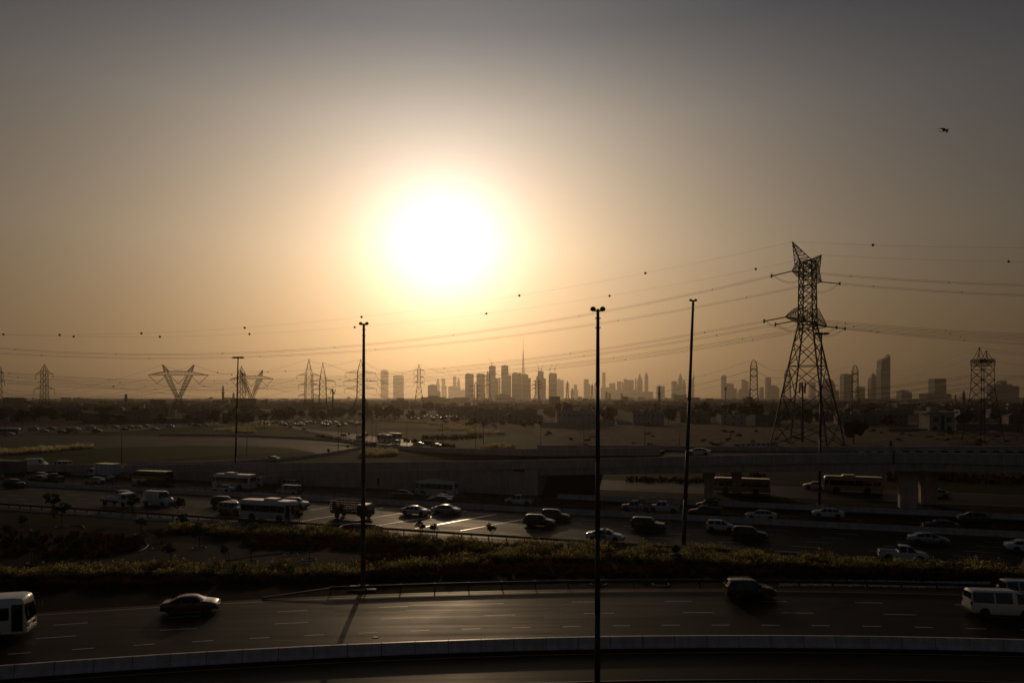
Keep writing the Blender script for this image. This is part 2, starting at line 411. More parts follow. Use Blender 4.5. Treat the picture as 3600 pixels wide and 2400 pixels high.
pts = [HW(s, 23.2) for s in range(-120, 240, 6)]; barrier(r, 'panel', pts, JERSEY, M_CONC)
r = thing('concrete_barrier', 'concrete barrier edging the far carriageway beside the bridge piers', 'barrier')
s1 = s_at(1960, 40.1)
pts = [HW(s1 + 5 * k, 40.1) for k in range(0, 32)]; barrier(r, 'panel', pts, JERSEY, M_CONC)
# thin wire fence on top of the dividing barrier
r = thing('wire_fence', 'thin post and wire fence standing on the dividing barrier', 'fence')
pm = MB(); pm.box((0, 0, .62), (.07, .07, 1.24)); pme = pm.mesh('post', M_STEEL)
s = -60
while s < 170:
    link('post', pme, r, HW(s, 23.2, .86), HA); s += 2.6
for z in (1.2, 1.6, 2.08):
    mb = MB(); mb.tube([HW(-62, 23.2, z), HW(172, 23.2, z)], .018); mb.build('wire', M_STEEL, r)
# steel guardrail of the highway
r = thing('guardrail', 'dark steel guardrail on posts along the planted highway verge', 'guardrail')
pm = MB(); pm.box((0, .12, .36), (.12, .12, .72)); pme = pm.mesh('post', M_STEEL)
wb = [(-.05, .42), (-.09, .48), (-.04, .56), (-.04, .60), (-.09, .67), (-.05, .74), (-.01, .74), (-.01, .42)]
for k in range(-8, 74): link('post', pme, r, HW(k * 2.5, -.35), HA)
for k in range(-8, 74, 2):
    mb = MB(); a, b = HW(k * 2.5 + .01, -.2), HW(k * 2.5 + 4.98, -.2)
    mb.sweep([profile_ring(a, HN, wb, 0), profile_ring(b, HN, wb, 0)]); mb.build('rail', M_STEEL, r)
# guardrail of the near road
r = thing('guardrail', 'low dark guardrail beside the near road with a tapered end', 'guardrail')
pm = MB(); pm.box((0, 0, .36), (.12, .14, .72)); pme = pm.mesh('post', M_STEEL)
xs = [-17.5 + 3.3 * k for k in range(0, 21)]
for x in xs: link('post', pme, r, NR(x, 70.75))
for a, b in zip(xs[:-1], xs[1:]):
    mb = MB(); wb2 = wb
    A, B = NR(a + .02, 70.6), NR(b - .02, 70.6); d = (B - A).normalized(); n = Vector((-d.y, d.x, 0))
    mb.sweep([profile_ring(A, n, wb2, 0), profile_ring(B, n, wb2, 0)]); mb.build('rail', M_STEEL, r)
mb = MB(); a, b = NR(-17.5, 70.6), NR(-23.5, 70.0)
mb.beam(a + Vector((0, 0, .58)), b + Vector((0, 0, .1)), .1); mb.build('rail_end', M_STEEL, r)

# ---- bridge and its two ramps
def t42(px, off=0.0): return (131.47 + off) / (.9507 + .000124 * (px - 1800))
NEAR = [(-900, 1.0), (-400, 1.1), (0, 1.9), (430, 3.0), (900, 4.5), (1350, 5.6), (1800, 6.7), (2150, 7.65), (2500, 8.56), (2830, 9.3), (3160, 9.84), (3600, 10.0), (4300, 10.0)]
def near_top(px): return float(np.interp(px, [a for a, b in NEAR], [b for a, b in NEAR]))
def edge1(px, off=0.0, dz=0.0):
    D = t42(px, off); return XD(px, D, near_top(px) + dz)
pxs = list(range(-900, 4301, 65))
E1 = [edge1(p) for p in pxs]; E1b = []
for i, p in enumerate(E1):
    E1b.append(p + HN * 10.5)
r = thing('bridge', 'long grey concrete road bridge with solid parapets over the highway', 'bridge')
# near parapet with fascia, in segments; joints stay open a little
par = [(-.22, -1.72), (-.22, -.02), (-.16, 0), (.10, 0), (.16, -.05), (.28, -1.05), (.28, -1.72)]
for p0, p1 in zip(pxs[:-1], pxs[1:]):
    a, b = edge1(p0), edge1(p1); d = (b - a).normalized(); n = Vector((-d.y, d.x, 0)).normalized()
    dep = 1.72
    q = [(u, max(v, -min(dep, a.z))) for u, v in par]
    mb = MB(); mb.sweep([profile_ring(a + d * .02, n, q, 0), profile_ring(b - d * .02, n, q, 0)]); mb.build('parapet_panel', M_CONC, r)
# deck of the near ramp
mb = MB()
top = [p + HN * .2 + Vector((0, 0, -1.05)) for p in E1]; topb = [p + Vector((0, 0, -1.05)) for p in E1b]
mb.sheet([Vector((p.x, p.y, max(.03, p.z))) for p in top], [Vector((p.x, p.y, max(.03, p.z))) for p in topb]); mb.build('deck_surface', M_FAR, r)
E2 = []      # far edge of the near ramp, near edge of the joining ramp
J = [(1340, 275, .6), (1440, 240, 2.4), (1530, 216, 3.6), (1631, 195, 4.9), (1720, 176, 6.2), (1800, 161, 7.3), (1890, 150, 8.1), (2100, 145.5, 8.5), (2320, 141, 8.95)]
E2 = [XD(a, D, z) for a, D, z in J]
def smooth(pts, n=6):
    out = []
    for i in range(len(pts) - 1):
        p0, p1, p2, p3 = pts[max(0, i - 1)], pts[i], pts[i + 1], pts[min(len(pts) - 1, i + 2)]
        for k in range(n):
            t = k / n
            out.append(.5 * ((2 * p1) + (p2 - p0) * t + (2 * p0 - 5 * p1 + 4 * p2 - p3) * t * t + (3 * p1 - p0 - 3 * p2 + p3) * t ** 3))
    out.append(pts[-1]); return out
E2s = smooth(E2)
def offs(pts, w):
    out = []
    for i, p in enumerate(pts):
        d = pts[min(i + 1, len(pts) - 1)] - pts[max(i - 1, 0)]; n = Vector((-d.y, d.x, 0)).normalized(); out.append(p + n * w)
    return out
par2 = [(-.2, -1.5), (-.2, -.02), (-.14, 0), (.1, 0), (.2, -.1), (.2, -1.5)]
for a, b in zip(E2s[:-1], E2s[1:]):
    d = (b - a).normalized(); n = Vector((-d.y, d.x, 0)).normalized()
    mb = MB(); mb.sweep([profile_ring(a, n, [(u, max(v, -a.z)) for u, v in par2], 0), profile_ring(b, n, [(u, max(v, -b.z)) for u, v in par2], 0)]); mb.build('parapet_panel', M_CONC, r)
E2f = offs(E2s, 10.0)
mb = MB(); mb.sheet([Vector((p.x, p.y, max(.06, p.z - .9))) for p in offs(E2s, .2)], [Vector((p.x, p.y, max(.06, p.z - .9))) for p in E2f]); mb.build('deck_surface', M_FAR, r)
# earth bank under the joining ramp
mb = MB(); mb.sheet([Vector((p.x, p.y, max(.0, p.z - 1.45))) for p in offs(E2s[:44], -.1)], [Vector((p.x, p.y, .02)) for p in offs(E2s[:44], -9)]); mb.build('bank', M_BED, r)
# far parapet of the wide right-hand deck
FAR = [(1890, 163, 7.9), (2300, 152, 8.6), (2700, 145, 8.9), (3160, 139, 9.35), (3600, 136, 9.6), (4300, 133, 9.7)]
FE = smooth([XD(a, D, z) for a, D, z in FAR], 6)
for a, b in zip(FE[:-1], FE[1:]):
    d = (b - a).normalized(); n = Vector((-d.y, d.x, 0)).normalized()
    mb = MB(); mb.sweep([profile_ring(a, n, par2, 0), profile_ring(b, n, par2, 0)]); mb.build('parapet_panel', M_CONC, r)
A = [edge1(p) + HN * .25 + Vector((0, 0, -1.04)) for p in range(1890, 4301, 80)]
B = []
for p in range(1890, 4301, 80):
    D = float(np.interp(p, [f[0] for f in FAR], [f[1] for f in FAR])); z = float(np.interp(p, [f[0] for f in FAR], [f[2] for f in FAR]))
    B.append(XD(p, D, z - .95))
mb = MB(); mb.sheet(A, B); mb.build('deck_surface', M_FAR, r)
mb = MB(); mb.sheet([p + Vector((0, 0, -1.9)) for p in B], [p + Vector((0, 0, -1.9)) for p in A]); mb.build('deck_soffit', M_CONC, r)
for k in range(5):        # deep girders under the deck
    f = .03 + .94 * k / 4
    q = [a.lerp(b, f) for a, b in zip(A, B)]
    mb = MB()
    mb.sweep([[p + HN * -.55 + Vector((0, 0, -2.05)), p + HN * .55 + Vector((0, 0, -2.05)), p + HN * .55 + Vector((0, 0, -.72)), p + HN * -.55 + Vector((0, 0, -.72))] for p in q]); mb.build('girder', M_CONC, r)
# painted kerb blocks along the middle of the deck
ka, kb = XD(2995, 132.5), XD(4000, 128)
M_KB = mat('kerb_black', (.02, .018, .017), .7, var=0); M_KW = mat('kerb_white', (.36, .34, .32), .7, var=.2)
for k in range(44):
    p = ka.lerp(kb, (k + .5) / 44); pxk = 1800 + p.x / p.y * F
    p.z = near_top(pxk) - .93
    L_ = (kb - ka).length / 44
    mb = MB(); mb.box(p, (L_ * .98, .35, .3), math.atan2(kb.y - ka.y, kb.x - ka.x)); mb.build('kerb_block', M_KB if k % 2 == 0 else M_KW, r)
# joint between two spans, sign box on the parapet
p = edge1(3142, -.3); mb = MB(); mb.box(p + Vector((0, 0, -.86)), (.18, .3, 1.8), HA); mb.build('expansion_joint', M_BLACK, r)
# abutment
a = edge1(1845); b = edge1(1892)
mb = MB(); mb.prism([a - HN * .28, b - HN * .28, b + HN * 20, a + HN * 20], 0, a.z - 1.75); mb.build('abutment', M_CONC, r)
# flared piers
def pier(px, t, w, name='pier'):
    s = s_at(px, t); c = HW(s, t); top = near_top(px) - 3.1
    rings = []
    for z, k in ((0, .82), (top * .35, .80), (top * .7, .92), (top, 1.22)):
        hw = w / 2 * k; dp = 1.0 * (.85 + .15 * k)
        rings.append([c + HU * (-hw) + HN * -dp + Vector((0, 0, z)), c + HU * hw + HN * -dp + Vector((0, 0, z)), c + HU * hw + HN * dp + Vector((0, 0, z)), c + HU * -hw + HN * dp + Vector((0, 0, z))])
    mb = MB(); mb.sweep(rings); mb.build(name, M_CONC, r)
pier(3190, 47.8, 3.2); pier(3262, 53.5, 3.2); pier(2493, 50, 2.1); pier(2590, 58.5, 2.1)
# retaining wall of separate facing panels under the ramp
rw = thing('retaining_wall', 'grey retaining wall of stacked concrete panels under the ramp', 'wall')
wp = MB(); wp.box((1.17, 0, .73), (2.31, .12, 1.45)); wme = wp.mesh('panel', M_WALLP)
sA, sB = s_at(250, 42), s_at(1845, 42)
s = sA; k = 0
while s < sB - 2.4:
    c = HW(s + 1.2, 42); pxk = 1800 + c.x / c.y * F; top = near_top(pxk) - 1.78
    z = -.1 - (.74 if k % 2 else 0)
    while z < top - .05:
        h = min(1.48, top - z)
        o = link('panel', wme, rw, HW(s, 42.12 - (.0 if (k + int(z * 7)) % 3 else .02), z), HA); o.scale = (1, 1, h / 1.5)
        z += 1.5
    s += 2.36; k += 1
mb = MB(); mb.prism([HW(sA - 20, 42.22), HW(sB + 3, 42.22), HW(sB + 3, 42.6), HW(sA - 20, 42.6)], 0, .4)
mb = MB(); mb.add([HW(sA, 42.25, -.2), HW(sB + 2, 42.25, -.2), HW(sB + 2, 42.25, 4.6), HW(sA, 42.25, .6)], [(0, 1, 2, 3)]); mb.build('wall_core', M_WALLP, rw)
# loop road's outer barrier wall and the slip road's rail
r = thing('concrete_barrier', 'low concrete wall sweeping round the outside of the loop road', 'barrier')
pts = smooth([G(*p) for p in ((560, 1531), (750, 1533), (900, 1536), (1100, 1546), (1210, 1555), (1268, 1566), (1278, 1574), (1250, 1583), (1120, 1605), (930, 1624), (700, 1635), (430, 1639))], 5)
barrier(r, 'panel', resample(pts, 6.0), [(-.2, 0), (-.14, 1.0), (.14, 1.0), (.2, 0)], M_CONC)
r = thing('guardrail', 'guardrail with white posts along the slip road bank', 'guardrail')
gp = [G(x, y) for x, y in ((1000, 1503), (1088, 1520), (1160, 1533), (1230, 1548), (1330, 1563))]
gp = resample(gp, 4.0)
pme2 = MB().box((0, 0, .4), (.25, .15, .8)).mesh('post', M_KW)
for p in gp: link('post', pme2, r, p)
for a, b in zip(gp[:-1], gp[1:]):
    MB().beam(a + Vector((0, 0, .75)), b + Vector((0, 0, .75)), .16).build('rail', M_STEEL, r)
# ================================================================ pylons
def ring4(c, ax, ay, h): return [c + ax * (sx * h) + ay * (sy * h) for sx, sy in ((-1, -1), (1, -1), (1, 1), (-1, 1))]
def lattice(name, label, base, ang, levels, w, arms=(), peak=None, group=None, dome=False, rings=True, cat='pylon'):
    """levels: (z, half width) rows up the body; arms: (z, half length, depth, string length)"""
    ax = Vector((math.cos(ang), math.sin(ang), 0)); ay = Vector((-math.sin(ang), math.cos(ang), 0)); up = Vector((0, 0, 1))
    r = thing(name, label, cat, base, 0, group)
    O = Vector((0, 0, 0)); R4 = [ring4(O + up * z, ax, ay, h) for z, h in levels]
    for i in range(4):
        mb = MB()
        for a, b in zip(R4[:-1], R4[1:]): mb.beam(a[i], b[i], w * 1.25)
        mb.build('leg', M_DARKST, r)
    n = len(R4) - 1; k0 = 0
    for lo, hi in ((0, n // 2), (n // 2, n)):
        mb = MB()
        for k in range(lo, hi):
            a, b = R4[k], R4[k + 1]
            for i in range(4):
                j = (i + 1) % 4
                mb.beam(a[i], b[j], w * .7); mb.beam(a[j], b[i], w * .7)
                if rings: mb.beam(b[i], b[j], w * .7)
        if mb.v: mb.build('bracing', M_DARKST, r)
    att = []
    for z, hl, dep, sl in arms:
        hb = float(np.interp(z, [l[0] for l in levels], [l[1] for l in levels]))
        ht = float(np.interp(z + dep, [l[0] for l in levels], [l[1] for l in levels]))
        mb = MB()
        for sg in (-1, 1):
            tip = up * z + ax * (sg * hl)
            for sy in (-1, 1):
                lo = up * z + ax * (sg * hb) + ay * (sy * hb); hi = up * (z + dep) + ax * (sg * ht) + ay * (sy * ht)
                mb.beam(lo, tip, w * .9); mb.beam(hi, tip, w * .9)
                m = max(2, int((hl - hb) / 2.2)); pl, ph = lo, hi
                for q in range(1, m):
                    nl, nh = lo.lerp(tip, q / m), hi.lerp(tip, q / m)
                    mb.beam(pl, nh, w * .5); mb.beam(nl, nh, w * .5); pl, ph = nl, nh
            att.append(base + tip - up * sl)
        mb.build('cross_arm', M_DARKST, r)
        if sl > 0:
            for sg in (-1, 1):
                t = up * z + ax * (sg * hl)
                MB().beam(t, t - up * sl, w * .9).build('insulator_string', M_DARKST, r)
    zt, ht = levels[-1]
    if peak:
        mb = MB()
        if dome:
            tip = up * (zt + peak)
            for p in R4[-1]:
                mb.tube([p, p * .72 + up * (.28 * zt + peak * .55), p * .3 + up * (.7 * zt + peak * .9), tip], w * 1.1)
            mids = [p * .72 + up * (.28 * zt + peak * .55) for p in R4[-1]]
            for i in range(4): mb.beam(mids[i], mids[(i + 1) % 4], w * .7); mb.beam(R4[-1][i], mids[(i + 1) % 4], w * .6)
        else:
            for p in R4[-1]: mb.beam(p, up * (zt + peak), w)
            md = [p.lerp(up * (zt + peak), .5) for p in R4[-1]]
            for i in range(4): mb.beam(md[i], md[(i + 1) % 4], w * .6); mb.beam(R4[-1][i], md[(i + 1) % 4], w * .6)
        mb.build('peak', M_DARKST, r)
        att.append(base + up * (zt + peak))
    return r, att
def evenlevels(z0, h0, z1, h1, n, pw=1.0):
    return [(z0 + (z1 - z0) * (k / n) ** pw, h0 + (h1 - h0) * (k / n) ** pw) for k in range(n + 1)]

# ---- the tall tension pylon
def tall_pylon():
    base = XD(2839, 276); base.z = 0
    r = thing('pylon', 'tallest lattice pylon with two wide cross arms and twin peaks', 'pylon', base)
    a = Vector((.66, .751, 0)); b = Vector((-.751, .66, 0)); up = Vector((0, 0, 1)); w = .215
    lv = [(0, 10.6), (9, 9.1), (20, 7.25), (31, 5.4), (40, 3.9), (47, 2.7), (50.3, 2.65), (53.6, 2.6), (57.7, 2.55), (61.8, 2.5), (65.9, 2.5), (69, 2.4), (72, 2.2)]
    rg = [ring4(up * z, a, b, h) for z, h in lv]
    for i in range(4):
        mb = MB()
        for p, q in zip(rg[:-1], rg[1:]): mb.beam(p[i], q[i], w * (1.5 if p[0].z < 45 else 1.2))
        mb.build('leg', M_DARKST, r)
    mb = MB(); mc = MB()
    for k in range(len(lv) - 1):
        A, B = rg[k], rg[k + 1]; t = mb if lv[k][0] < 46 else mc; big = lv[k][0] < 46
        for i in range(4):
            j = (i + 1) % 4
            t.beam(A[i], B[j], w * .85); t.beam(A[j], B[i], w * .85)
            if big:      # redundant members: stubs from the leg to the crossing point
                x = (A[i] + A[j] + B[i] + B[j]) * .25
                for f in (.33, .66):
                    t.beam(A[i].lerp(B[i], f), x.lerp(A[i] if f < .5 else B[i], .5), w * .45)
                    t.beam(A[j].lerp(B[j], f), x.lerp(A[j] if f < .5 else B[j], .5), w * .45)
            if k in (2, 4, 5, 7, 8, 9, 10): t.beam(B[i], B[j], w * .9)
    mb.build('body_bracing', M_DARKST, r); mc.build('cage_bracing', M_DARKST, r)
    def arm(z, dep, hl, hb, name):
        mb = MB()
        for sg in (-1, 1):
            tip = up * (z + .4) + a * (sg * hl)
            L = [up * z + a * (sg * hb) + b * (s * hb) for s in (-1, 1)]; T = [up * (z + dep) + a * (sg * hb * .95) + b * (s * hb) for s in (-1, 1)]
            n = max(4, int(hl / 2.1))
            prev = (L[0], L[1], T[0], T[1])
            for k in range(1, n + 1):
                f = k / n; g = f ** 1.35
                cur = (L[0].lerp(tip, f), L[1].lerp(tip, f), Vector((*T[0].lerp(tip, f).xy, z + dep + (tip.z - z - dep) * g)), Vector((*T[1].lerp(tip, f).xy, z + dep + (tip.z - z - dep) * g)))
                for p, q in zip(prev, cur): mb.beam(p, q, w * .7)
                if k < n:
                    mb.beam(cur[0], cur[2], w * .26); mb.beam(cur[1], cur[3], w * .26); mb.beam(cur[0], cur[1], w * .26); mb.beam(cur[2], cur[3], w * .26)
                    mb.beam(prev[0], cur[2], w * .26); mb.beam(prev[1], cur[3], w * .26); mb.beam(prev[0], cur[1], w * .26); mb.beam(prev[2], cur[3], w * .26)
                prev = cur
        mb.build(name, M_DARKST, r)
    arm(47.6, 6.0, 23.3, 2.7, 'cross_arm'); arm(65.2, 6.6, 16.5, 2.5, 'cross_arm')
    for sg in (-1, 1):
        mb = MB(); tip = up * 76.5 + a * (sg * 16.2)
        bs = [up * 71.5 + a * (sg * 1.2) + b * s * 2.2 for s in (-1, 1)] + [up * 67.6 + a * (sg * 9.5) + b * s * 1.3 for s in (-1, 1)]
        n = 6; pv = bs
        for k in range(1, n + 1):
            cur = [p.lerp(tip, k / n) for p in bs]
            for p, q in zip(pv, cur): mb.beam(p, q, w * .8)
            if k < n:
                for i, j in ((0, 1), (2, 3), (0, 2), (1, 3)): mb.beam(cur[i], cur[j], w * .45); mb.beam(pv[i], cur[j], w * .45)
            pv = cur
        mb.build('peak', M_DARKST, r)
    for c in rg[0]: MB().box((c.x, c.y, .4), (1.6, 1.6, .8), .85).build('footing', M_CONC, r)
    pt = lambda z, q: base + up * z + a * q
    return dict(lo=[pt(48, -23.3), pt(47.6, -12.5), pt(47.6, 12.5), pt(48, 23.3)], hi=[pt(65.6, -16.5), pt(65.6, 16.5)], earth=[pt(76.5, -16.2), pt(76.5, 16.2)])
TP = tall_pylon()
# ---- wires
def curve_pts(A, B, sag, n=40):
    return [A.lerp(B, k / n) - Vector((0, 0, 4 * sag * (k / n) * (1 - k / n))) for k in range(n + 1)]
def fit(A, Bxy, p1, p2=None, sag=None):
    """end height and sag so that the span from A passes the given photograph pixels"""
    rows = []
    for px, py in ((p1,) if p2 is None else (p1, p2)):
        k = (px - 1800) / F
        t = (A.x - k * A.y) / ((A.x - k * A.y) - (Bxy[0] - k * Bxy[1]))
        Y = A.y + (Bxy[1] - A.y) * t; z = H - (py - HY) * Y / F
        rows.append((t, z))
    if p2 is None:
        t, z = rows[0]; zB = (z - A.z * (1 - t) + 4 * sag * t * (1 - t)) / t
        return Vector((Bxy[0], Bxy[1], zB)), sag
    M = np.array([[t, -4 * t * (1 - t)] for t, z in rows]); v = np.array([z - A.z * (1 - t) for t, z in rows])
    zB, sg = np.linalg.solve(M, v)
    return Vector((Bxy[0], Bxy[1], zB)), float(sg)
BALL = MB().lathe((0, 0, 0), [(0.02, -.5), (.3, -.4), (.47, -.16), (.47, .16), (.3, .4), (.02, .5)], 10).mesh('marker_ball', M_BALL, True)
SPC = MB().box((0, 0, 0), (.16, .16, .72)).mesh('spacer', M_WIRE)
def wire(name, label, A, B, sag, r=.05, bundle=0.0, balls=(), spacers=(), group=None, ballsize=1.0, cat='power line', string=None, n=44):
    o = thing(name, label, cat, A, 0, group)
    pts = [p - A for p in curve_pts(A, B, sag, n)]
    inv = 0
    if string:
        L = (pts[1] - pts[0]).normalized() * string
        MB().beam((0, 0, 0), L, .2, 6).build('insulator_string', M_DARKST, o)
        MB().box(L, (.5, .5, 1.3)).build('clamp', M_DARKST, o)
        pts[0] = L
    for dz in ((-bundle / 2, bundle / 2) if bundle else (0,)):
        MB().tube([p + Vector((0, 0, dz)) for p in pts], r).build('wire', M_WIRE, o)
    for f in spacers:
        p = (A.lerp(B, f) - Vector((0, 0, 4 * sag * f * (1 - f)))) - A; link('spacer', SPC, o, p)
    for f in balls:
        p = (A.lerp(B, f) - Vector((0, 0, 4 * sag * f * (1 - f)))) - A; q = link('marker_ball', BALL, o, p); q.scale = (ballsize,) * 3
    return o
def t_of(A, B, px):
    k = (px - 1800) / F; return (A.x - k * A.y) / ((A.x - k * A.y) - (B.x - k * B.y))
BL = XD(-900, 340); BLx = (BL.x, BL.y); BR = XD(5400, 300); BRx = (BR.x, BR.y)
jobs = [(TP['hi'][0], (1071, 1229), (0, 1224), 'upper twin conductor running left from the front tip of the tall pylon'),
        (TP['hi'][1], (980, 1250), (0, 1241), 'upper twin conductor running left from the back tip of the tall pylon'),
        (TP['lo'][0], (2105, 1229), (0, 1309), 'lower twin conductor running left from the front tip of the tall pylon'),
        (TP['lo'][1], (2105, 1244), (0, 1321), 'lower twin conductor running left from the front inner arm of the tall pylon'),
        (TP['lo'][2], (2105, 1265), (0, 1335), 'lower twin conductor running left from the back inner arm of the tall pylon'),
        (TP['lo'][3], (2105, 1276), (0, 1345), 'lower twin conductor running left from the back tip of the tall pylon')]
for A, p1, p2, lb in jobs:
    B, sg = fit(A, BLx, p1, p2)
    wire('power_line', lb, A, B, sg, .055, .55, spacers=[.06 + .105 * k for k in range(9)], string=7.5)
for A, p1, lb in ((TP['hi'][0], (3600, 1003), 'upper twin conductor running right from the front tip of the tall pylon'), (TP['hi'][1], (3600, 1038), 'upper twin conductor running right from the back tip of the tall pylon'),
                  (TP['lo'][0], (3600, 1176), 'lower twin conductor running right from the front tip of the tall pylon'), (TP['lo'][1], (3600, 1186), 'lower twin conductor running right from the front inner arm of the tall pylon'),
                  (TP['lo'][2], (3600, 1195), 'lower twin conductor running right from the back inner arm of the tall pylon'), (TP['lo'][3], (3600, 1209), 'lower twin conductor running right from the back tip of the tall pylon')):
    B, sg = fit(A, BRx, p1, sag=9)
    wire('power_line', lb, A, B, sg, .055, .55, spacers=[.07 + .12 * k for k in range(4)], string=7.5)
B, sg = fit(TP['earth'][0], BLx, (1271, 1114), (210, 1177))
wire('earth_wire', 'thin earth wire with marker balls running left from the tall pylon front peak', TP['earth'][0], B, sg, .03, balls=[t_of(TP['earth'][0], B, p) for p in (2269, 1826, 1271, 860, 497, 210)])
B, sg = fit(TP['earth'][1], BLx, (1710, 1102), (259, 1183))
wire('earth_wire', 'thin earth wire with marker balls running left from the tall pylon back peak', TP['earth'][1], B, sg, .03, balls=[t_of(TP['earth'][1], B, p) for p in (2657, 2143, 1710, 1247, 877, 562, 259, 12)])
B, sg = fit(TP['earth'][0], BRx, (3600, 871), sag=6)
wire('earth_wire', 'thin earth wire with one marker ball running right from the tall pylon front peak', TP['earth'][0], B, sg, .03, balls=[t_of(TP['earth'][0], B, 3069)])
B, sg = fit(TP['earth'][1], BRx, (3600, 920), sag=6)
wire('earth_wire', 'thin earth wire with one marker ball running right from the tall pylon back peak', TP['earth'][1], B, sg, .03, balls=[t_of(TP['earth'][1], B, 3546)])
# jumper loops under the arms
for A, lb in zip(TP['hi'] + TP['lo'], ('upper front', 'upper back', 'lower front outer', 'lower front inner', 'lower back inner', 'lower back outer')):
    l = (Vector((BLx[0], BLx[1], A.z)) - A).normalized() * 7.5 + Vector((0, 0, -.6)); rr_ = (Vector((BRx[0], BRx[1], A.z)) - A).normalized() * 7.5 + Vector((0, 0, -.3))
    o = thing('jumper_loop', 'twin jumper cable looping under the ' + lb + ' arm of the tall pylon', 'cable', A)
    for dz in (-.25, .25):
        MB().tube([p + Vector((0, 0, dz)) for p in curve_pts(l, rr_, 3.6, 14)], .055).build('wire', M_WIRE, o)

# ---- wide V-shaped pylons on the left
def v_pylon(px, D, ang, label, sc=1.0):
    base = XD(px, D); ax = Vector((math.cos(ang), math.sin(ang), 0)); ay = Vector((-math.sin(ang), math.cos(ang), 0)); up = Vector((0, 0, 1)); w = .145
    r = thing('pylon', label, 'pylon', base)
    P = lambda x, y, z: ax * (x * sc) + ay * (y * sc) + up * (z * sc)
    def truss(a0, a1, b0, b1, n, ww=w):   # column between two squares a0..a1
        mb = MB(); A, B = a0, b0; pv = a0
        for k in range(1, n + 1):
            cur = [p.lerp(q, k / n) for p, q in zip(a0, b0)]
            for i in range(4):
                j = (i + 1) % 4
                mb.beam(pv[i], cur[i], ww); mb.beam(pv[i], cur[j], ww * .6); mb.beam(pv[j], cur[i], ww * .6)
            pv = cur
        return mb
    sq = lambda x, z, h, d: [P(x - h, -d, z), P(x + h, -d, z), P(x + h, d, z), P(x - h, d, z)]
    truss(sq(0, 0, 5.4, 4.2), None, sq(0, 18.5, 1.6, 1.5), None, 5).build('body', M_DARKST, r)
    for sg in (-1, 1):
        truss(sq(sg * .7, 18.5, .8, 1.3), None, sq(sg * 7.4, 33.5, 1.5, 1.4), None, 7).build('v_arm', M_DARKST, r)
        truss(sq(sg * 7.4, 36.0, 1.4, 1.2), None, sq(sg * 10.2, 40.5, .15, .15), None, 4).build('peak', M_DARKST, r)
    mb = MB()
    xs = [-19.5 + 39 * k / 18 for k in range(19)]
    f = lambda x: (33.6, 33.6 + max(.15, 2.6 * (1 - max(0, (abs(x) - 8) / 11.6))))
    for x0, x1 in zip(xs[:-1], xs[1:]):
        for y in (-1.1, 1.1):
            y0 = y * min(1, (19.8 - abs(x0)) / 6); y1 = y * min(1, (19.8 - abs(x1)) / 6)
            mb.beam(P(x0, y0, f(x0)[0]), P(x1, y1, f(x1)[0]), w); mb.beam(P(x0, y0, f(x0)[1]), P(x1, y1, f(x1)[1]), w)
            mb.beam(P(x0, y0, f(x0)[0]), P(x1, y1, f(x1)[1]), w * .6); mb.beam(P(x1, y1, f(x1)[0]), P(x1, y1, f(x1)[1]), w * .6)
    mb.build('cross_arm', M_DARKST, r)
    att = []
    for cx, hw in ((-13.6, 5.6), (0, 5.4), (13.6, 5.6)):
        mb = MB(); b = P(cx, 0, 27.8)
        mb.beam(P(cx - hw, 0, 33.5), b, .16); mb.beam(P(cx + hw, 0, 33.5), b, .16); mb.build('insulator_string', M_DARKST, r)
        att.append(base + b)
    for sg in (-1, 1): att.append(base + P(sg * 10.2, 0, 40.5))
    return att
V1 = v_pylon(627, 475, math.radians(4), 'wide V-shaped lattice pylon with hanging insulators standing alone')
V2 = v_pylon(884, 575, math.radians(-12), 'wide V-shaped lattice pylon half behind the slim high-mast lamp')
# ---- other pylons: (px, distance, height, base half, top half, arms, peak)
def tower(px, D, Ht, hb, ht, arms, peak, ang, label, n=8, dome=False, waist=.5, wk=1.0, group=None):
    zt = Ht - peak; zw = zt * waist
    lv = evenlevels(0, hb, zw, ht * 1.25, n // 2) + evenlevels(zw, ht * 1.25, zt, ht, n - n // 2)[1:]
    return lattice('pylon', label, XD(px, D), ang, lv, max(.12, .00025 * D) * wk, arms, peak, group, dome)[1]
TA = tower(1086, 600, 51, 7.5, 2.6, [(37, 10, 2.2, 3), (29, 8.5, 2, 3), (20, 9, 2, 3)], 13, .5, 'first of two close pylons with a tall pointed peak', 10, waist=.36)
TB = tower(1135, 640, 50, 7.6, 2.6, [(33, 11, 2.2, 3), (25.5, 9, 2, 3), (18, 9, 2, 3)], 15, .35, 'second of two close pointed pylons, nearer the lone mast', 10, waist=.36)
tower(849, 640, 47, 4.6, 2.0, [(39, 4.5, 2, 3), (31, 5, 2, 3), (23, 4.5, 2, 3)], 6, .9, 'narrow pylon overlapping the second V-shaped pylon', 9, waist=.4)
TC = tower(1268, 520, 46.5, 9.5, 2.2, [(36.5, 11, 2, 3), (30.5, 12, 2, 3), (25, 11.5, 2, 3)], 9, .12, 'broad legged pylon with three wide arms behind a high-mast lamp', 9, waist=.5)
TD = tower(1473, 900, 60.5, 7.2, 1.9, [(52.5, 6.6, 2, 5), (44.5, 6.4, 2, 5), (37, 6.6, 2, 5)], 7, .1, 'slender three-armed pylon between the pair of pale tower blocks and the stepped block', 10, waist=.6)
TE = tower(1673, 1100, 42, 5.2, 1.9, [(36, 9, 1.5, 5), (28.5, 9.4, 1.5, 5), (21, 9, 1.5, 5)], 3.5, .1, 'round-topped three-armed pylon before the dark tower blocks', 8, True, .5)
TF = tower(1715, 1150, 61, 7.5, 2.0, [(53, 5, 2, 4), (46, 5, 2, 4), (38, 5, 2, 4)], 8, .6, 'pointed slim pylon before the tower block with a crane', 9, waist=.5)
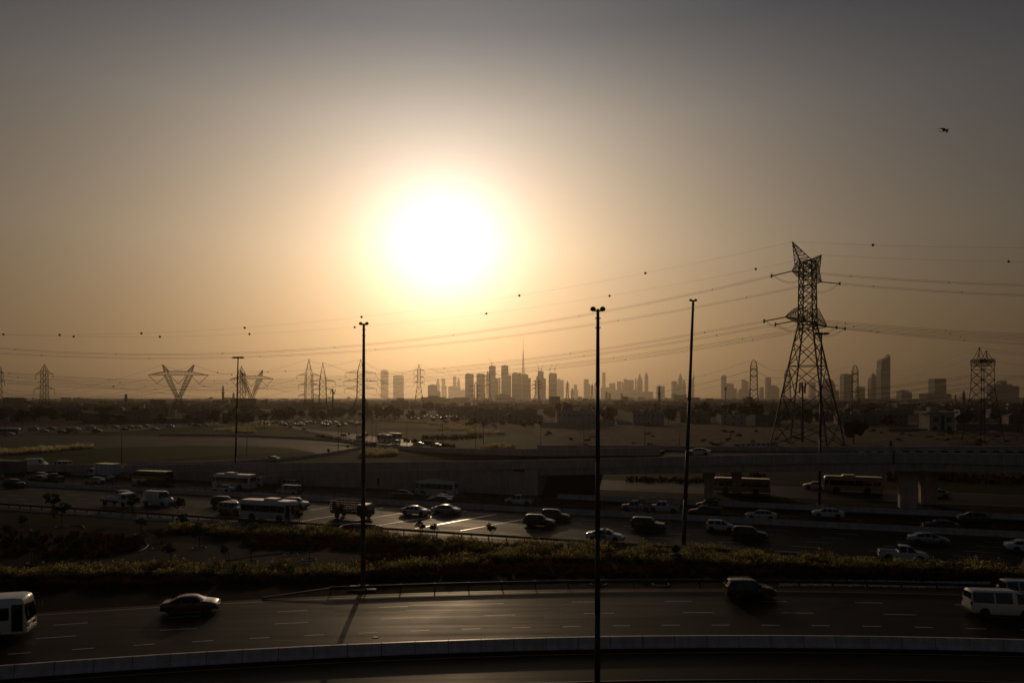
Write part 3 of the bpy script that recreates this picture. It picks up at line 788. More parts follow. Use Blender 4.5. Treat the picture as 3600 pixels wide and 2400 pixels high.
TG = tower(1888, 1250, 56, 8.0, 2.3, [(46, 8, 2, 4), (40, 10, 2, 4), (34, 9, 2, 4)], 9, .4, 'pointed pylon beside the tall spire', 9, waist=.5)
small = []
for px, D, Ht, lb in ((1995, 1900, 62, 'small far pylon left of the tree on the skyline'), (2012, 2000, 44, 'short far pylon close beside a taller one'), (2082, 2000, 56, 'small far pylon beside the thick foreground lamp post'), (2132, 2600, 40, 'tiny far pylon, first of two together'), (2143, 2700, 36, 'tiny far pylon, second of two together'), (2186, 3200, 38, 'tiny far pylon standing alone in haze')):
    small.append(tower(px, D, Ht, 6, 1.7, [(Ht * .84, 5.5, 1.6, 4), (Ht * .7, 6, 1.6, 4), (Ht * .57, 5.5, 1.6, 4)], Ht * .12, .2, lb, 6, wk=.8))
TN = tower(156, 650, 49, 5.0, 2.0, [(40, 7.6, 3, 4.5), (26, 9.2, 3, 4.5)], 5, .05, 'two-armed pylon with long hanging strings rising from the suburb', 9, waist=.4)
TO = tower(-8, 640, 50, 5.0, 2.0, [(40, 5, 3, 4.5), (33, 6, 3, 4.5)], 5, .05, 'narrow two-armed pylon beside the wider two-armed one', 9, waist=.4)
TPp = tower(2650, 800, 61, 6.8, 3.3, [(50, 4.2, 1.5, 0), (42, 5.0, 1.5, 0), (27, 4.0, 1.5, 0)], 7, 1.35, 'dome-topped pylon seen end-on beyond the trees', 11, True, .42)
TQ = tower(2768, 1000, 58, 6.8, 3.3, [(48, 4.4, 1.5, 0), (40, 5.0, 1.5, 0)], 7, 1.35, 'dome-topped pylon seen through the legs of the tall pylon', 11, True, .42)
TR = tower(3006, 780, 54, 6.4, 2.6, [(44, 3.2, 1.5, 0), (36, 3.4, 1.5, 0), (24, 3.6, 1.5, 0)], 6, 1.35, 'dome-topped pylon between the domed building and the slanted tower', 11, True, .42)
def twin_peak(px, D, label):
    base = XD(px, D)
    lv = evenlevels(0, 5.2, 22, 2.9, 5) + evenlevels(22, 2.9, 34, 2.7, 3)[1:]
    r, att = lattice('pylon', label, base, .1, lv, .13)
    MB().box((0, 0, 33.4), (6.2, 6.0, .5)).build('platform', M_DARKST, r)
    mb = MB()
    for k in range(13):
        x = -3.05 + 6.1 * k / 12
        for y in (-3, 3): mb.beam((x, y, 31.6), (x, y, 34.2), .07)
    for z in (31.6, 32.6, 34.2):
        for y in (-3, 3): mb.beam((-3.1, y, z), (3.1, y, z), .1)
        for x in (-3, 3): mb.beam((x, -3.1, z), (x, 3.1, z), .1)
    mb.build('cage', M_DARKST, r)
    out = []
    for cx, h in ((-1.6, 39.2), (1.7, 37.8)):
        mb = MB()
        for x in (-1.4, 1.4):
            for y in (-1.5, 1.5): mb.beam((cx + x, y, 34), (cx * .85, 0, h), .11)
            mb.beam((cx + x, 0, 34), (cx - x * .4, 0, 36.2), .08)
        mb.build('peak', M_DARKST, r); out.append(base + Vector((cx, 0, h)))
    for z, q in ((33.5, 2.9), (28, 3.4), (28, -3.4), (23, 3.4), (23, -3.4)): out.append(base + Vector((q, 0, z)))
    return out
TS = twin_peak(3455, 288, 'near twin-peaked pylon with a caged platform seen end-on')
TT = twin_peak(3650, 292, 'twin-peaked pylon standing beside the caged one')
# ---- wires of the distance
def spans(A, B, pairs, sag, r, label, group, balls=()):
    for i, j in pairs:
        wire('power_line', label, A[i], B[j], sag, r, balls=balls if (i, j) == pairs[-1] else (), group=group, n=16)
LFAR = lambda px, py, D: [PD(px, py + 7 * k, D) for k in range(7)]
g = 'far power lines'
spans(V1, V2, [(0, 0), (1, 1), (2, 2), (3, 3), (4, 4)], 5, .07, 'wire strung between the two V-shaped pylons', 'wires between the V-shaped pylons', (.3, .5))
spans(V1, LFAR(-350, 1362, 420), [(0, 0), (1, 1), (2, 2), (3, 3), (4, 4)], 10, .06, 'wire running left from the first V-shaped pylon', 'wires left of the V-shaped pylon', (.1, .3, .55))
spans(V2, TC, [(0, 0), (1, 2), (2, 4), (3, 6)], 4, .07, 'wire running from the second V-shaped pylon to the broad legged pylon', 'wires right of the V-shaped pylons', (.25, .4))
spans(TC, TD, [(0, 0), (1, 1), (2, 2), (3, 3), (4, 4), (5, 5), (6, 6)], 12, .09, 'wire strung from the broad legged pylon to the slender pylon', 'wires right of the broad legged pylon', (.3, .6))
spans(TA, TB, [(0, 0), (2, 2), (4, 4), (6, 6)], 2, .07, 'wire between the two close pointed pylons', 'wires between the close pylons')
spans(TA, LFAR(-300, 1330, 560), [(0, 0), (2, 2), (4, 4), (6, 1)], 22, .07, 'wire running left from the first close pointed pylon', 'wires left of the close pylons', (.2, .28, .6))
spans(TB, TE, [(1, 0), (3, 2), (5, 4), (6, 6)], 15, .10, 'wire running from the second close pylon to the round-topped pylon', 'wires right of the close pylons', (.12, .4, .6))
spans(TD, TF, [(0, 0), (1, 1), (2, 2), (3, 3), (6, 6)], 10, .11, 'wire from the slender pylon to the crane-side pylon', 'wires right of the slender pylon', (.3, .55))
spans(TF, TG, [(0, 0), (1, 1), (2, 2), (3, 3), (6, 6)], 8, .12, 'wire from the crane-side pylon to the pylon by the spire', 'wires left of the spire')
spans(TG, small[0], [(0, 0), (1, 1), (3, 3), (6, 6)], 10, .14, 'wire from the pylon by the spire to a far small pylon', 'wires right of the spire')
spans(TN, TO, [(0, 0), (1, 1), (2, 2), (3, 3)], 4, .07, 'wire between the two two-armed suburb pylons', 'left suburb wires')
spans(TN, LFAR(1500, 1425, 900), [(0, 0), (1, 1), (2, 2), (3, 3)], 8, .08, 'wire sagging across the suburb from the wider two-armed pylon', 'wires across the suburb')
spans(TPp, TQ, [(0, 0), (1, 1), (2, 2), (6, 4)], 6, .09, 'wire between the dome-topped pylons', 'wires of the dome-topped pylons', (.12, .2, .28))
spans(TQ, TR, [(0, 0), (1, 1), (2, 2), (4, 6)], 7, .09, 'wire behind the tall pylon to the third dome-topped pylon', 'wires behind the tall pylon')
spans(TPp, small[2], [(0, 0), (1, 1), (2, 2), (6, 6)], 22, .11, 'wire running far left from the first dome-topped pylon', 'wires left of the dome-topped pylons', (.15, .19, .23, .6))
spans(TS, TR, [(0, 6), (1, 0), (2, 1), (3, 2), (4, 3), (5, 5)], 9, .06, 'wire from the caged twin-peak pylon to the third dome-topped pylon', 'wires left of the twin-peak pylon', (.5, .75))
spans(TS, LFAR(1250, 1398, 760), [(3, 0), (4, 1), (5, 2), (6, 3)], 17, .075, 'dark wire sagging low across the skyline from the twin-peak pylon', 'low wires across the skyline', (.45, .62))
spans(TS, LFAR(4300, 1210, 260), [(0, 0), (1, 1), (2, 3), (3, 4), (5, 6)], 4, .05, 'wire leaving right from the caged twin-peak pylon', 'wires right of the twin-peak pylon')
spans(TT, LFAR(1600, 1420, 560), [(3, 0), (4, 1), (5, 2), (6, 3)], 9, .06, 'dark wire sagging low over trees from the second twin-peaked pylon', 'low wires over the trees', (.5,))
spans(LFAR(-300, 1352, 380), LFAR(2500, 1412, 520), [(0, 0), (1, 1), (2, 2), (3, 3)], 6, .05, 'faint wire crossing low over the whole suburb', 'low wires over the suburb')

# ================================================================ lamps
def floodlight(parent, c, r):
    MB().lathe(c, [(r * .25, -r * .75), (r * .85, -r * .55), (r, -r * .1), (r * .9, r * .35), (r * .5, r * .75), (.02, r * .85)], 14).build('floodlight', M_BALL, parent, True)
def high_mast(px, py_base, py_top, px_top, label, kind, rb, rt):
    b = G(px, py_base); D = b.y; top = PD(px_top, py_top, D) - b
    r = thing('high_mast_lamp', label, 'lamp post', b)
    n = 5
    for k in range(n):       # slip-jointed tapered sections
        f0, f1 = k / n, (k + 1) / n
        MB().tube([top * f0, top * f1], [rb + (rt - rb) * f0 + (.012 if k else 0), rb + (rt - rb) * f1], 12).build('pole_section', M_POLE, r, True)
    MB().box((0, 0, .12), (1.0, 1.0, .24)).build('base_plate', M_CONC, r)
    if kind == 'globe':
        MB().box(top + Vector((0, 0, -.12)), (.7, .1, .08)).build('bracket', M_POLE, r)
        for sg in (-1, 1): floodlight(r, top + Vector((sg * .31, 0, .0)), .19)
        for sg in (-1, 1): MB().box(top + Vector((0, 0, -.9 - .3 * sg)), (.34, .34, .05)).build('collar', M_POLE, r)
    else:
        MB().lathe(top, [(.25, -.15), (.3, .05), (.2, .3)], 10).build('hub', M_POLE, r)
        for sg in (-1, 1):
            MB().lathe(top + Vector((sg * .75, 0, .1)), [(.15, -.22), (.62, -.14), (.66, .02), (.3, .16), (.05, .2)], 12).build('floodlight', M_BALL, r, True)
            MB().box(top + Vector((sg * .4, 0, .0)), (.8, .1, .1)).build('bracket', M_POLE, r)
high_mast(826, 1694, 1258, 837, 'slim high-mast lamp with a flat head beside the white coach', 'flat', .24, .12)
high_mast(1276, 2066, 1137, 1279, 'high-mast lamp on a pale slab beside the near road', 'globe', .25, .12)
high_mast(2100, 2428, 1086, 2102, 'thickest high-mast lamp with two round floodlights', 'globe', .19, .10)
high_mast(2403, 1932, 1055, 2437, 'slightly leaning high-mast lamp with two small round floodlights', 'globe', .27, .14)
high_mast(2881, 1777, 1174, 2888, 'high-mast lamp with a flat head in front of the tall pylon', 'flat', .24, .12)
mb = MB(); c = G(1276, 2070); mb.box((c.x, c.y, .1), (2.8, 1.3, .2), -.02); o = mb.build('concrete_slab', M_CONC2); tag(o, 'pale concrete slab around the high-mast lamp foot', 'slab')
def lamp_post(px, yb, yt, label, two=True, curved=False, group=None):
    b = G(px, yb); h = (yb - yt) * b.y / F
    r = thing('street_lamp', label, 'lamp post', b, 0, group)
    if curved:
        MB().tube([(0, 0, 0), (0, 0, h * .75), (-.3, 0, h * .92), (-1.2, 0, h), (-2.4, 0, h)], [.14, .12, .11, .1, .08], 8).build('pole', M_POLE, r, True)
        MB().box((-2.6, 0, h), (.7, .3, .14)).build('lantern', M_BALL, r); return
    MB().tube([(0, 0, 0), (0, 0, h)], [.13, .07], 8).build('pole', M_POLE, r, True)
    for sg in ((-1, 1) if two else (1,)):
        MB().beam((0, 0, h - .1), (sg * 1.3, 0, h + .1), .05).build('arm', M_POLE, r)
        MB().box((sg * 1.6, 0, h + .1), (.75, .3, .14)).build('lantern', M_BALL, r)
for px, yb, yt, lb, cv in ((1189, 1598, 1487, 'slim lamp post inside the loop road bend', 0), (1322, 1578, 1485, 'slim lamp post beside the slip road barrier start', 0), (1431, 1566, 1481, 'slim lamp post beyond the buses on the slip road', 0),
        (1556, 1566, 1478, 'slim lamp post on the lawn left of the red hedge', 0), (1673, 1612, 1430, 'taller single lamp post crossing the red hedge', 0), (1700, 1574, 1488, 'slim lamp post right of the taller one on the lawn', 0),
        (1254, 1548, 1496, 'short lamp post beside the dark car on the slip road', 0), (1308, 1545, 1478, 'short lamp post in front of the parked cars, near the lawn', 0), (1201, 1522, 1478, 'short lamp post at the far lawn edge', 0), (1901, 1580, 1474, 'lamp post before the white mansion wall', 0), (2053, 1580, 1498, 'lamp post on the sand path bend', 0),
        (2267, 1590, 1418, 'tall lamp post before the two-storey villa', 0), (2390, 1585, 1513, 'lamp post on sand beside the leaning mast', 0), (208, 1512, 1437, 'lamp post above the cross road traffic, right of the two-armed pylon', 0), (330, 1510, 1433, 'lamp post above the white van on the cross road', 0),
        (546, 1502, 1403, 'lamp post left of the wide V-shaped pylon', 0), (428, 1640, 1507, 'lamp post at the edge of the loop lawn', 0), (734, 1492, 1400, 'lamp post between the two V-shaped pylons', 0), (868, 1602, 1496, 'lamp post on the loop lawn beside the slim high mast', 0),
        (18, 1535, 1462, 'bent-arm lamp post beside the white bus on the cross road', 1), (690, 1492, 1455, 'bent-arm lamp post right of the V-shaped pylon', 1)):
    lamp_post(px, yb, yt, lb, True, bool(cv))
# telecom masts
def mast(px, D, yt, label, w):
    b = XD(px, D); h = H - (yt - HY) * D / F
    r = thing('telecom_mast', label, 'mast', b)
    MB().tube([(0, 0, 0), (0, 0, h)], [w * 1.2, w * .7], 10).build('pole', M_POLE, r, True)
    for k in range(6):
        t = k * math.pi / 3
        MB().box((math.cos(t) * w * 2.6, math.sin(t) * w * 2.6, h - 1.4 - (k % 2) * 2.2), (.5, .5, 2.4), t).build('antenna', M_BALL, r)
    MB().lathe((0, 0, h - 3.2), [(w * 3, 0), (w * 3, .2)], 10).build('platform', M_POLE, r)
mast(1170, 640, 1366, 'stout telecom mast beside the close pointed pylons', .8)
mast(2551, 900, 1359, 'slim telecom mast above the dark trees', .5)
mast(2821, 300, 1342, 'telecom mast standing between the legs of the tall pylon', .45)
# ================================================================ skyline
M_TOWER = mat('tower_cladding', (.16, .14, .12), .6, var=.12, scale=.02)
M_GLASSB = mat('tower_glass', (.05, .05, .05), .25, var=0)
def gy(py, D): return H - (py - HY) * D / F
def block(x0, x1, yt, D, label, style='flat', extra=None, name='skyscraper', cat='building', depth=None):
    X0, X1 = (x0 - 1800) / F * D, (x1 - 1800) / F * D; w = X1 - X0; h = gy(yt, D); dp = depth or min(w, 60)
    r = thing(name, label, cat, ((X0 + X1) / 2, D + dp / 2, 0))
    def part(n, mb): return mb.build(n, M_TOWER, r)
    def slab(n, a, b, z0, z1, k=1.0):
        c = (a + b) / 2; return part(n, MB().box((c, 0, (z0 + z1) / 2), (b - a, dp * k, z1 - z0)))
    if style == 'flat':
        slab('wall', -w / 2, w / 2, 0, h * .97); slab('roof', -w * .47, w * .47, h * .97, h, .94)
    elif style == 'plant':        # rooftop plant boxes
        slab('wall', -w / 2, w / 2, 0, h * .965); slab('roof_plant', -w * .36, w * .02, h * .965, h); slab('roof_plant', w * .1, w * .4, h * .965, h * .985)
    elif style == 'round':
        hh = h - w * .3; slab('wall', -w / 2, w / 2, 0, hh)
        n = 8; pts = [(-w / 2 * math.cos(math.pi * k / n), hh + (h - hh) * math.sin(math.pi * k / n)) for k in range(n + 1)]
        mb = MB(); mb.sweep([[(x, -dp / 2, z) for x, z in pts], [(x, dp / 2, z) for x, z in pts]]); part('roof', mb)
    elif style == 'point':
        hh = h - w * 1.7; slab('wall', -w / 2, w / 2, 0, hh)
        mb = MB(); b = [(-w / 2, -dp / 2, hh), (w / 2, -dp / 2, hh), (w / 2, dp / 2, hh), (-w / 2, dp / 2, hh)]
        k = .62; m = [(p[0] * k, p[1] * k, hh + w * .7) for p in b]
        mb.sweep([b, m, [(p[0] * .03, p[1] * .03, h) for p in b]]); part('crown', mb)
    elif style == 'pyramid':
        hh = h - w * .75; slab('wall', -w / 2, w / 2, 0, hh * .9); slab('upper_wall', -w * .42, w * .42, hh * .9, hh, .84)
        b = [(-w * .42, -dp * .42, hh), (w * .42, -dp * .42, hh), (w * .42, dp * .42, hh), (-w * .42, dp * .42, hh)]
        part('crown', MB().sweep([b, [(p[0] * .03, p[1] * .03, h) for p in b]]))
    elif style == 'slant':
        pts = [(-w / 2, 0), (w / 2, 0), (w / 2, h), (w * .4, h - w * .18), (-w * .3, h - w * .45), (-w * .42, h - w * .6), (-w * .44, h * .72), (-w / 2, h * .7)]
        part('wall', MB().sweep([[(x, -dp / 2, z) for x, z in pts], [(x, dp / 2, z) for x, z in pts]]))
        slab('roof_edge', w * .44, w * .5, h, h + 5, .5)
    elif style == 'blade':
        hh = h * .62; slab('wall', -w / 2, w / 2, 0, hh)
        pts = [(-w / 2, hh), (w / 2, hh), (w / 2, h * .97), (w * .1, h * .85), (-w * .3, h * .74)]
        part('crown', MB().sweep([[(x, -dp / 2, z) for x, z in pts], [(x, dp / 2, z) for x, z in pts]]))
        part('spire', MB().beam((w * .45, 0, h * .95), (w * .45, 0, h * 1.12), 2.0))
    elif style == 'step':
        slab('wall', -w / 2, w * .22, 0, h); slab('lower_wing', w * .22, w / 2, 0, h - (extra or 20)); slab('roof_plant', -w * .3, 0, h, h + 4, .5)
    elif style == 'dome':
        hh = h - w * .5; slab('wall', -w / 2, w / 2, 0, hh * .72)
        prof = [(w * .42 * math.cos(t), hh * .72 + (h - hh * .72) * math.sin(t)) for t in [math.pi / 2 * k / 8 for k in range(8)]] + [(.1, h)]
        part('dome', MB().lathe((0, 0, 0), prof, 20))
    if style in ('flat', 'plant', 'round', 'step', 'point', 'pyramid', 'dome'):
        n = min(7, max(2, int(h / 28)))
        for k in range(1, n):         # recessed dark service floors
            mb = MB(); z = h * .9 * k / n; slab2 = mb.box((0, -dp / 2 + .2, z), (w * .86, 1.0, 3.2)); mb.build('window_band', M_GLASSB, r)
    return r
def crane(x, ybase, ytop, D, lean, label):
    b = PD(x, ybase, D); h = gy(ytop, D) - b.z
    r = thing('tower_crane', label, 'crane', b)
    MB().beam((0, 0, 0), (0, 0, h * .5), 1.5).build('mast', M_DARKST, r)
    MB().beam((0, 0, h * .45), (lean * h, 0, h), 1.2).build('jib', M_DARKST, r)
    MB().box((-lean * h * .35, 0, h * .45), (6, 3, 4)).build('counterweight', M_DARKST, r)
for a in ((1338, 1363, 1298, 9000, 'pale round-topped tower block nearest the broad legged pylon', 'round'), (1382, 1417, 1318, 8200, 'pale flat-topped tower block beside the round-topped one', 'plant'),
          (1504, 1546, 1353, 4600, 'dark stepped block right of the slender pylon', 'step', 40), (1533, 1545, 1328, 9000, 'faint pointed tower above the stepped block', 'point'), (1552, 1569, 1330, 9000, 'faint tower with a slim top right of the stepped block', 'step', 90),
          (1592, 1604, 1322, 8800, 'faint tower, left one of a far pair', 'round'), (1607, 1617, 1325, 8800, 'faint tower, right one of a far pair', 'point'), (1576, 1634, 1357, 8000, 'faint wide low block behind the far pair of towers', 'step', 40),
          (1635, 1664, 1312, 4000, 'dark flat tower block behind the round-topped pylon', 'plant'), (1675, 1704, 1312, 4000, 'dark flat tower block right of its twin', 'plant'), (1719, 1751, 1286, 4200, 'tall dark tower block with a crane on its roof', 'step', 72), (1752, 1760, 1325, 6500, 'narrow pale tower beside the crane tower', 'round'),
          (1762, 1797, 1285, 4200, 'tall dark tower block with a lower right shoulder', 'step', 55), (1799, 1834, 1309, 4000, 'wide dark block in front of the tall spire', 'plant'), (1835, 1866, 1316, 4000, 'dark block joined right of the spire', 'step', 20),
          (1891, 1919, 1305, 4200, 'dark unfinished tower with two cranes, left of another', 'step', 44), (1930, 1958, 1310, 4200, 'dark unfinished tower with cranes, right of another', 'plant'), (1959, 1970, 1330, 7500, 'pale tower tucked behind the unfinished tower', 'round'), (1970, 1982, 1335, 7500, 'pale slim tower right of the unfinished towers', 'flat'),
          (2018, 2033, 1352, 8000, 'faint low tower above the small far pylons', 'step', 60), (2054, 2076, 1333, 7000, 'pale tower with a stepped sloping top', 'step', 50), (2091, 2108, 1346, 8000, 'faint block behind the thick lamp post', 'flat'),
          (2118, 2129, 1308, 8500, 'very slim straight pale tower', 'flat'), (2114, 2142, 1361, 8000, 'wide faint base block under the slim straight tower', 'flat'), (2143, 2154, 1346, 8000, 'rounded faint tower, left of twins', 'round'), (2154, 2164, 1346, 8000, 'rounded faint tower, right of twins', 'round'),
          (2171, 2184, 1340, 8000, 'faint flat tower left of the broad faint block', 'flat'), (2186, 2192, 1342, 8000, 'very narrow faint tower', 'round'), (2194, 2206, 1331, 8000, 'faint tower left end of a joined row', 'plant'), (2207, 2228, 1335, 8000, 'faint broad block in a joined row', 'flat'), (2233, 2238, 1327, 8600, 'needle-thin faint tower beside the broad block', 'point'),
          (2242, 2259, 1311, 8000, 'pale tower with a pointed right-hand crown', 'point'), (2268, 2279, 1304, 8200, 'pale pointed tower like its neighbour but slimmer', 'point'), (2164, 2296, 1370, 7600, 'long low faint mass of city blocks', 'step', 20), (2312, 2337, 1356, 6500, 'faint block behind the minaret', 'plant'),
          (2365, 2386, 1340, 7000, 'pale shouldered block left of the pointed tower pair', 'step', 28), (2387, 2399, 1309, 7500, 'pale pointed tower left of the leaning lamp mast', 'point'), (2400, 2411, 1331, 7000, 'shorter pale pointed tower against its taller neighbour', 'point'), (2429, 2441, 1312, 8000, 'blade-shaped tower with a spire behind the leaning mast', 'blade'),
          (2539, 2554, 1318, 6500, 'pale tower with a rounded top standing clear', 'round'), (2554, 2590, 1349, 6500, 'stepped low blocks beside the round-topped tower', 'step', 40), (2610, 2621, 1334, 7000, 'pale tower touching a slightly lower one', 'flat'), (2621, 2632, 1339, 7000, 'slightly lower pale tower of a touching pair', 'flat'), (2598, 2640, 1364, 6800, 'low faint domed block below the touching towers', 'round'),
          (2673, 2685, 1360, 6000, 'small pale round-topped tower left of a flat one', 'round'), (2695, 2711, 1326, 6000, 'flat-topped pale tower left of the tall pylon', 'flat'), (2711, 2740, 1355, 6000, 'stepped pale block left of the tall pylon legs', 'step', 16), (2850, 2868, 1342, 6000, 'pale flat tower seen through the tall pylon', 'flat'),
          (2893, 2950, 1328, 3500, 'big domed building at the foot of the tall pylon', 'dome'), (2967, 2999, 1313, 3500, 'dark square tower behind the third dome-topped pylon', 'plant'), (3018, 3041, 1359, 3600, 'low dark block right of the third dome-topped pylon', 'flat'), (3063, 3088, 1309, 3500, 'tower with a stepped pyramid crown', 'pyramid'),
          (3097, 3130, 1249, 3300, 'tallest dark tower with a slanted knife-edge top', 'slant'), (3287, 3327, 1330, 3500, 'solid square tower standing alone right of the slanted tower', 'flat'), (3481, 3498, 1353, 3300, 'small tower behind the caged pylon', 'pyramid'), (3499, 3583, 1350, 3300, 'broad dark block with a raised left tower', 'step', 8), (3518, 3540, 1338, 3290, 'raised plant tower on the broad dark block', 'flat'),
          (3170, 3206, 1373, 3000, 'low dark block between the slanted and the solid tower', 'step', 6), (3260, 3345, 1383, 3000, 'low podium below the solid square tower', 'flat'), (1741, 1813, 1387, 2500, 'stepped low brown block under the crane towers', 'step', 8), (1480, 1590, 1395.5, 1900, 'long low brown building beside the slender pylon', 'step', 3)):
    block(*a[:4], a[4], a[5], a[6] if len(a) > 6 else None)
# the tall spire
def spire():
    D = 9700; X = (1839.5 - 1800) / F * D
    r = thing('spire_tower', 'slender stepped spire rising far above every other tower', 'skyscraper', (X, D, 0))
    tiers = [(0, 24), (150, 23), (230, 21), (330, 19), (410, 16), (480, 13), (540, 10.5), (600, 7.5), (640, 5)]
    for (z0, w0), (z1, w1) in zip(tiers[:-1], tiers[1:]):
        mb = MB()
        for k in range(3):
            a = k * 2 * math.pi / 3 + .5; mb.box((math.cos(a) * w0 * .45, math.sin(a) * w0 * .45, (z0 + z1) / 2), (w0 * 1.1, w0 * .75, z1 - z0), a)
        mb.build('tier', M_TOWER, r)
    MB().beam((0, 0, 636), (0, 0, 760), 5, 8, 2.4).build('mast', M_TOWER, r); MB().beam((0, 0, 758), (0, 0, 835), 2.2, 8, .8).build('needle', M_TOWER, r)
spire()
for x, y0, y1, l, lb in ((1728, 1288, 1258, -.35, 'luffing crane on the tall dark tower left of the spire'), (1893, 1308, 1278, -.1, 'crane leaning left on the left unfinished tower'), (1904, 1306, 1282, .2, 'crane leaning right on the left unfinished tower'), (1934, 1312, 1279, .2, 'crane on the left corner of the right unfinished tower'), (1951, 1311, 1280, .25, 'crane on the right corner of the right unfinished tower')):
    crane(x, y0, y1, 4190, l, lb)
def minaret(px, D, yt, label, w=2.0):
    h = gy(yt, D); r = thing('minaret', label, 'minaret', XD(px, D))
    MB().lathe((0, 0, 0), [(w * 1.1, 0), (w, h * .55), (w * .95, h * .6)], 10).build('shaft', M_TOWER, r)
    MB().lathe((0, 0, h * .6), [(w * .9, 0), (w * 1.6, h * .03), (w * 1.6, h * .05), (w * .8, h * .06)], 10).build('balcony', M_TOWER, r)
    MB().lathe((0, 0, h * .66), [(w * .75, 0), (w * .75, h * .13), (w * 1.2, h * .15), (w * 1.2, h * .165), (w * .6, h * .17), (w * .7, h * .22), (w * .3, h * .27), (.05, h * .34)], 10).build('finial', M_TOWER, r)
minaret(2318, 1150, 1352, 'dark minaret with two balconies on the skyline'); minaret(3388, 1100, 1371, 'short minaret between the solid square tower and the caged pylon', 2.6); minaret(784, 1300, 1350, 'slim minaret left of the slim high-mast lamp', 2.0); minaret(443, 1200, 1381, 'short dark minaret left of the V-shaped pylon', 2.6); minaret(821, 1300, 1377, 'shorter minaret close to the slim high-mast lamp', 2.0); minaret(3359, 1400, 1384, 'smallest minaret left of another', 2.0)
r = thing('arena', 'low building with a hollow curved roofline beside the pointed towers', 'building', XD(2387, 2800))
pts = [(-25, 0), (25, 0), (25, 31), (12, 27), (0, 25.5), (-12, 27.5), (-25, 33)]
MB().sweep([[(x, -20, z) for x, z in pts], [(x, 20, z) for x, z in pts]]).build('hall', M_TOWER, r); MB().box((0, -20.4, 12), (44, .6, 3)).build('window_band', M_GLASSB, r)

# ================================================================ suburb
M_WALLS = [mat('villa_cream', (.21, .175, .135), .85, var=.15, scale=.3), mat('villa_grey', (.17, .155, .14), .85, var=.15, scale=.3), mat('villa_tan', (.16, .12, .085), .85, var=.15, scale=.3)]
M_WIN = mat('window_glass', (.012, .012, .014), .15, var=0)
M_ROOF = mat('roof_tile_brown', (.07, .045, .035), .8, var=.2, scale=1)
WINM = MB().box((0, 0, 0), (1.1, .16, 1.5)).mesh('window', M_WIN)
def villa(name, label, loc, w, d, h, wall, rz=0.0, floors=2, roof='flat', group=None, pavilion=False, arches=0, nwin=None):
    r = thing(name, label, 'house', loc, rz, group)
    MB().box((0, d / 2, h / 2), (w, d, h)).build('wall', wall, r)
    if roof == 'flat':
        for x, y, sx, sy in ((0, .12, w + .3, .25), (0, d - .12, w + .3, .25), (-w / 2 + .1, d / 2, .25, d - .5), (w / 2 - .1, d / 2, .25, d - .5)):
            MB().box((x, y, h + .35), (sx, sy, .7)).build('parapet', wall, r)
        MB().box((w * .2, d * .5, h + 1.2), (w * .22, d * .3, 2.4)).build('stair_head', wall, r)
    else:
        o = .5; b = [(-w / 2 - o, -o, h), (w / 2 + o, -o, h), (w / 2 + o, d + o, h), (-w / 2 - o, d + o, h)]
        t = [(-w / 2 + d * .42, d * .45, h + d * .2), (w / 2 - d * .42, d * .45, h + d * .2), (w / 2 - d * .42, d * .55, h + d * .2), (-w / 2 + d * .42, d * .55, h + d * .2)]
        MB().sweep([b, t]).build('roof', M_ROOF, r)
    if pavilion:
        MB().box((-w * .22, d * .35, h + 1.7), (w * .3, d * .5, 3.4)).build('roof_pavilion', wall, r)
        b = [(-w * .38, d * .06, h + 3.4), (-w * .06, d * .06, h + 3.4), (-w * .06, d * .64, h + 3.4), (-w * .38, d * .64, h + 3.4)]
        MB().sweep([b, [(-w * .22, d * .35, h + 5)] * 4]).build('pavilion_roof', M_ROOF, r)
    n = nwin or max(2, int(w / 3.6)); fh = h / floors
    for f in range(floors):
        for k in range(n):
            x = -w / 2 + w * (k + .5) / n
            if f == 0 and k == n // 2:
                MB().box((x, -.05, 1.15), (1.3, .18, 2.3)).build('door', M_BLACK, r); continue
            link('window', WINM, r, (x, -.04, f * fh + fh * .55))
    return r
mn = XD(2027, 452)
villa('mansion', 'white mansion with a hipped roof pavilion behind a long garden wall', mn, 25, 14, 9.5, M_WHITEP, 0, 2, 'flat', None, True, nwin=8)
def garden_wall(a, b, h, label, wall, piers=4.0):
    A, B = G(*a), G(*b); d = B - A; L = d.length; rz = math.atan2(d.y, d.x)
    r = thing('garden_wall', label, 'wall', A, rz)
    MB().box((L / 2, 0, h / 2), (L, .25, h)).build('wall_panel', wall, r)
    k = 0
    while k < L:
        MB().box((k, 0, h / 2 + .15), (.5, .5, h + .3)).build('pier', wall, r); k += piers
garden_wall((1903, 1502), (2085, 1503), 3.0, 'long white garden wall with piers before the mansion', M_WHITEP, 3.4)
garden_wall((2106, 1500), (2162, 1500), 4.6, 'plain white wall right of the mansion', M_WHITEP, 6)
garden_wall((2170, 1493), (2330, 1495), 2.4, 'low white wall before the two-storey villa', M_WHITEP, 5)
villa('villa', 'two-storey white villa with dark window row right of the thick lamp post', XD(2280, 475), 21, 12, 8.5, M_WHITEP, .03, 2, nwin=7)
villa('villa', 'plain grey villa half hidden by trees left of the leaning mast', XD(2445, 520), 22, 12, 7.5, M_WALLS[1], 0, 2)
villa('villa', 'small cream villa with two dark windows left of the tall pylon', XD(2578, 480), 16.5, 11, 7, M_WHITEP, 0, 2, nwin=3)
villa('villa', 'low grey house beside the tall pylon foot', XD(2700, 470), 17, 10, 6.5, M_WALLS[1], 0, 1)
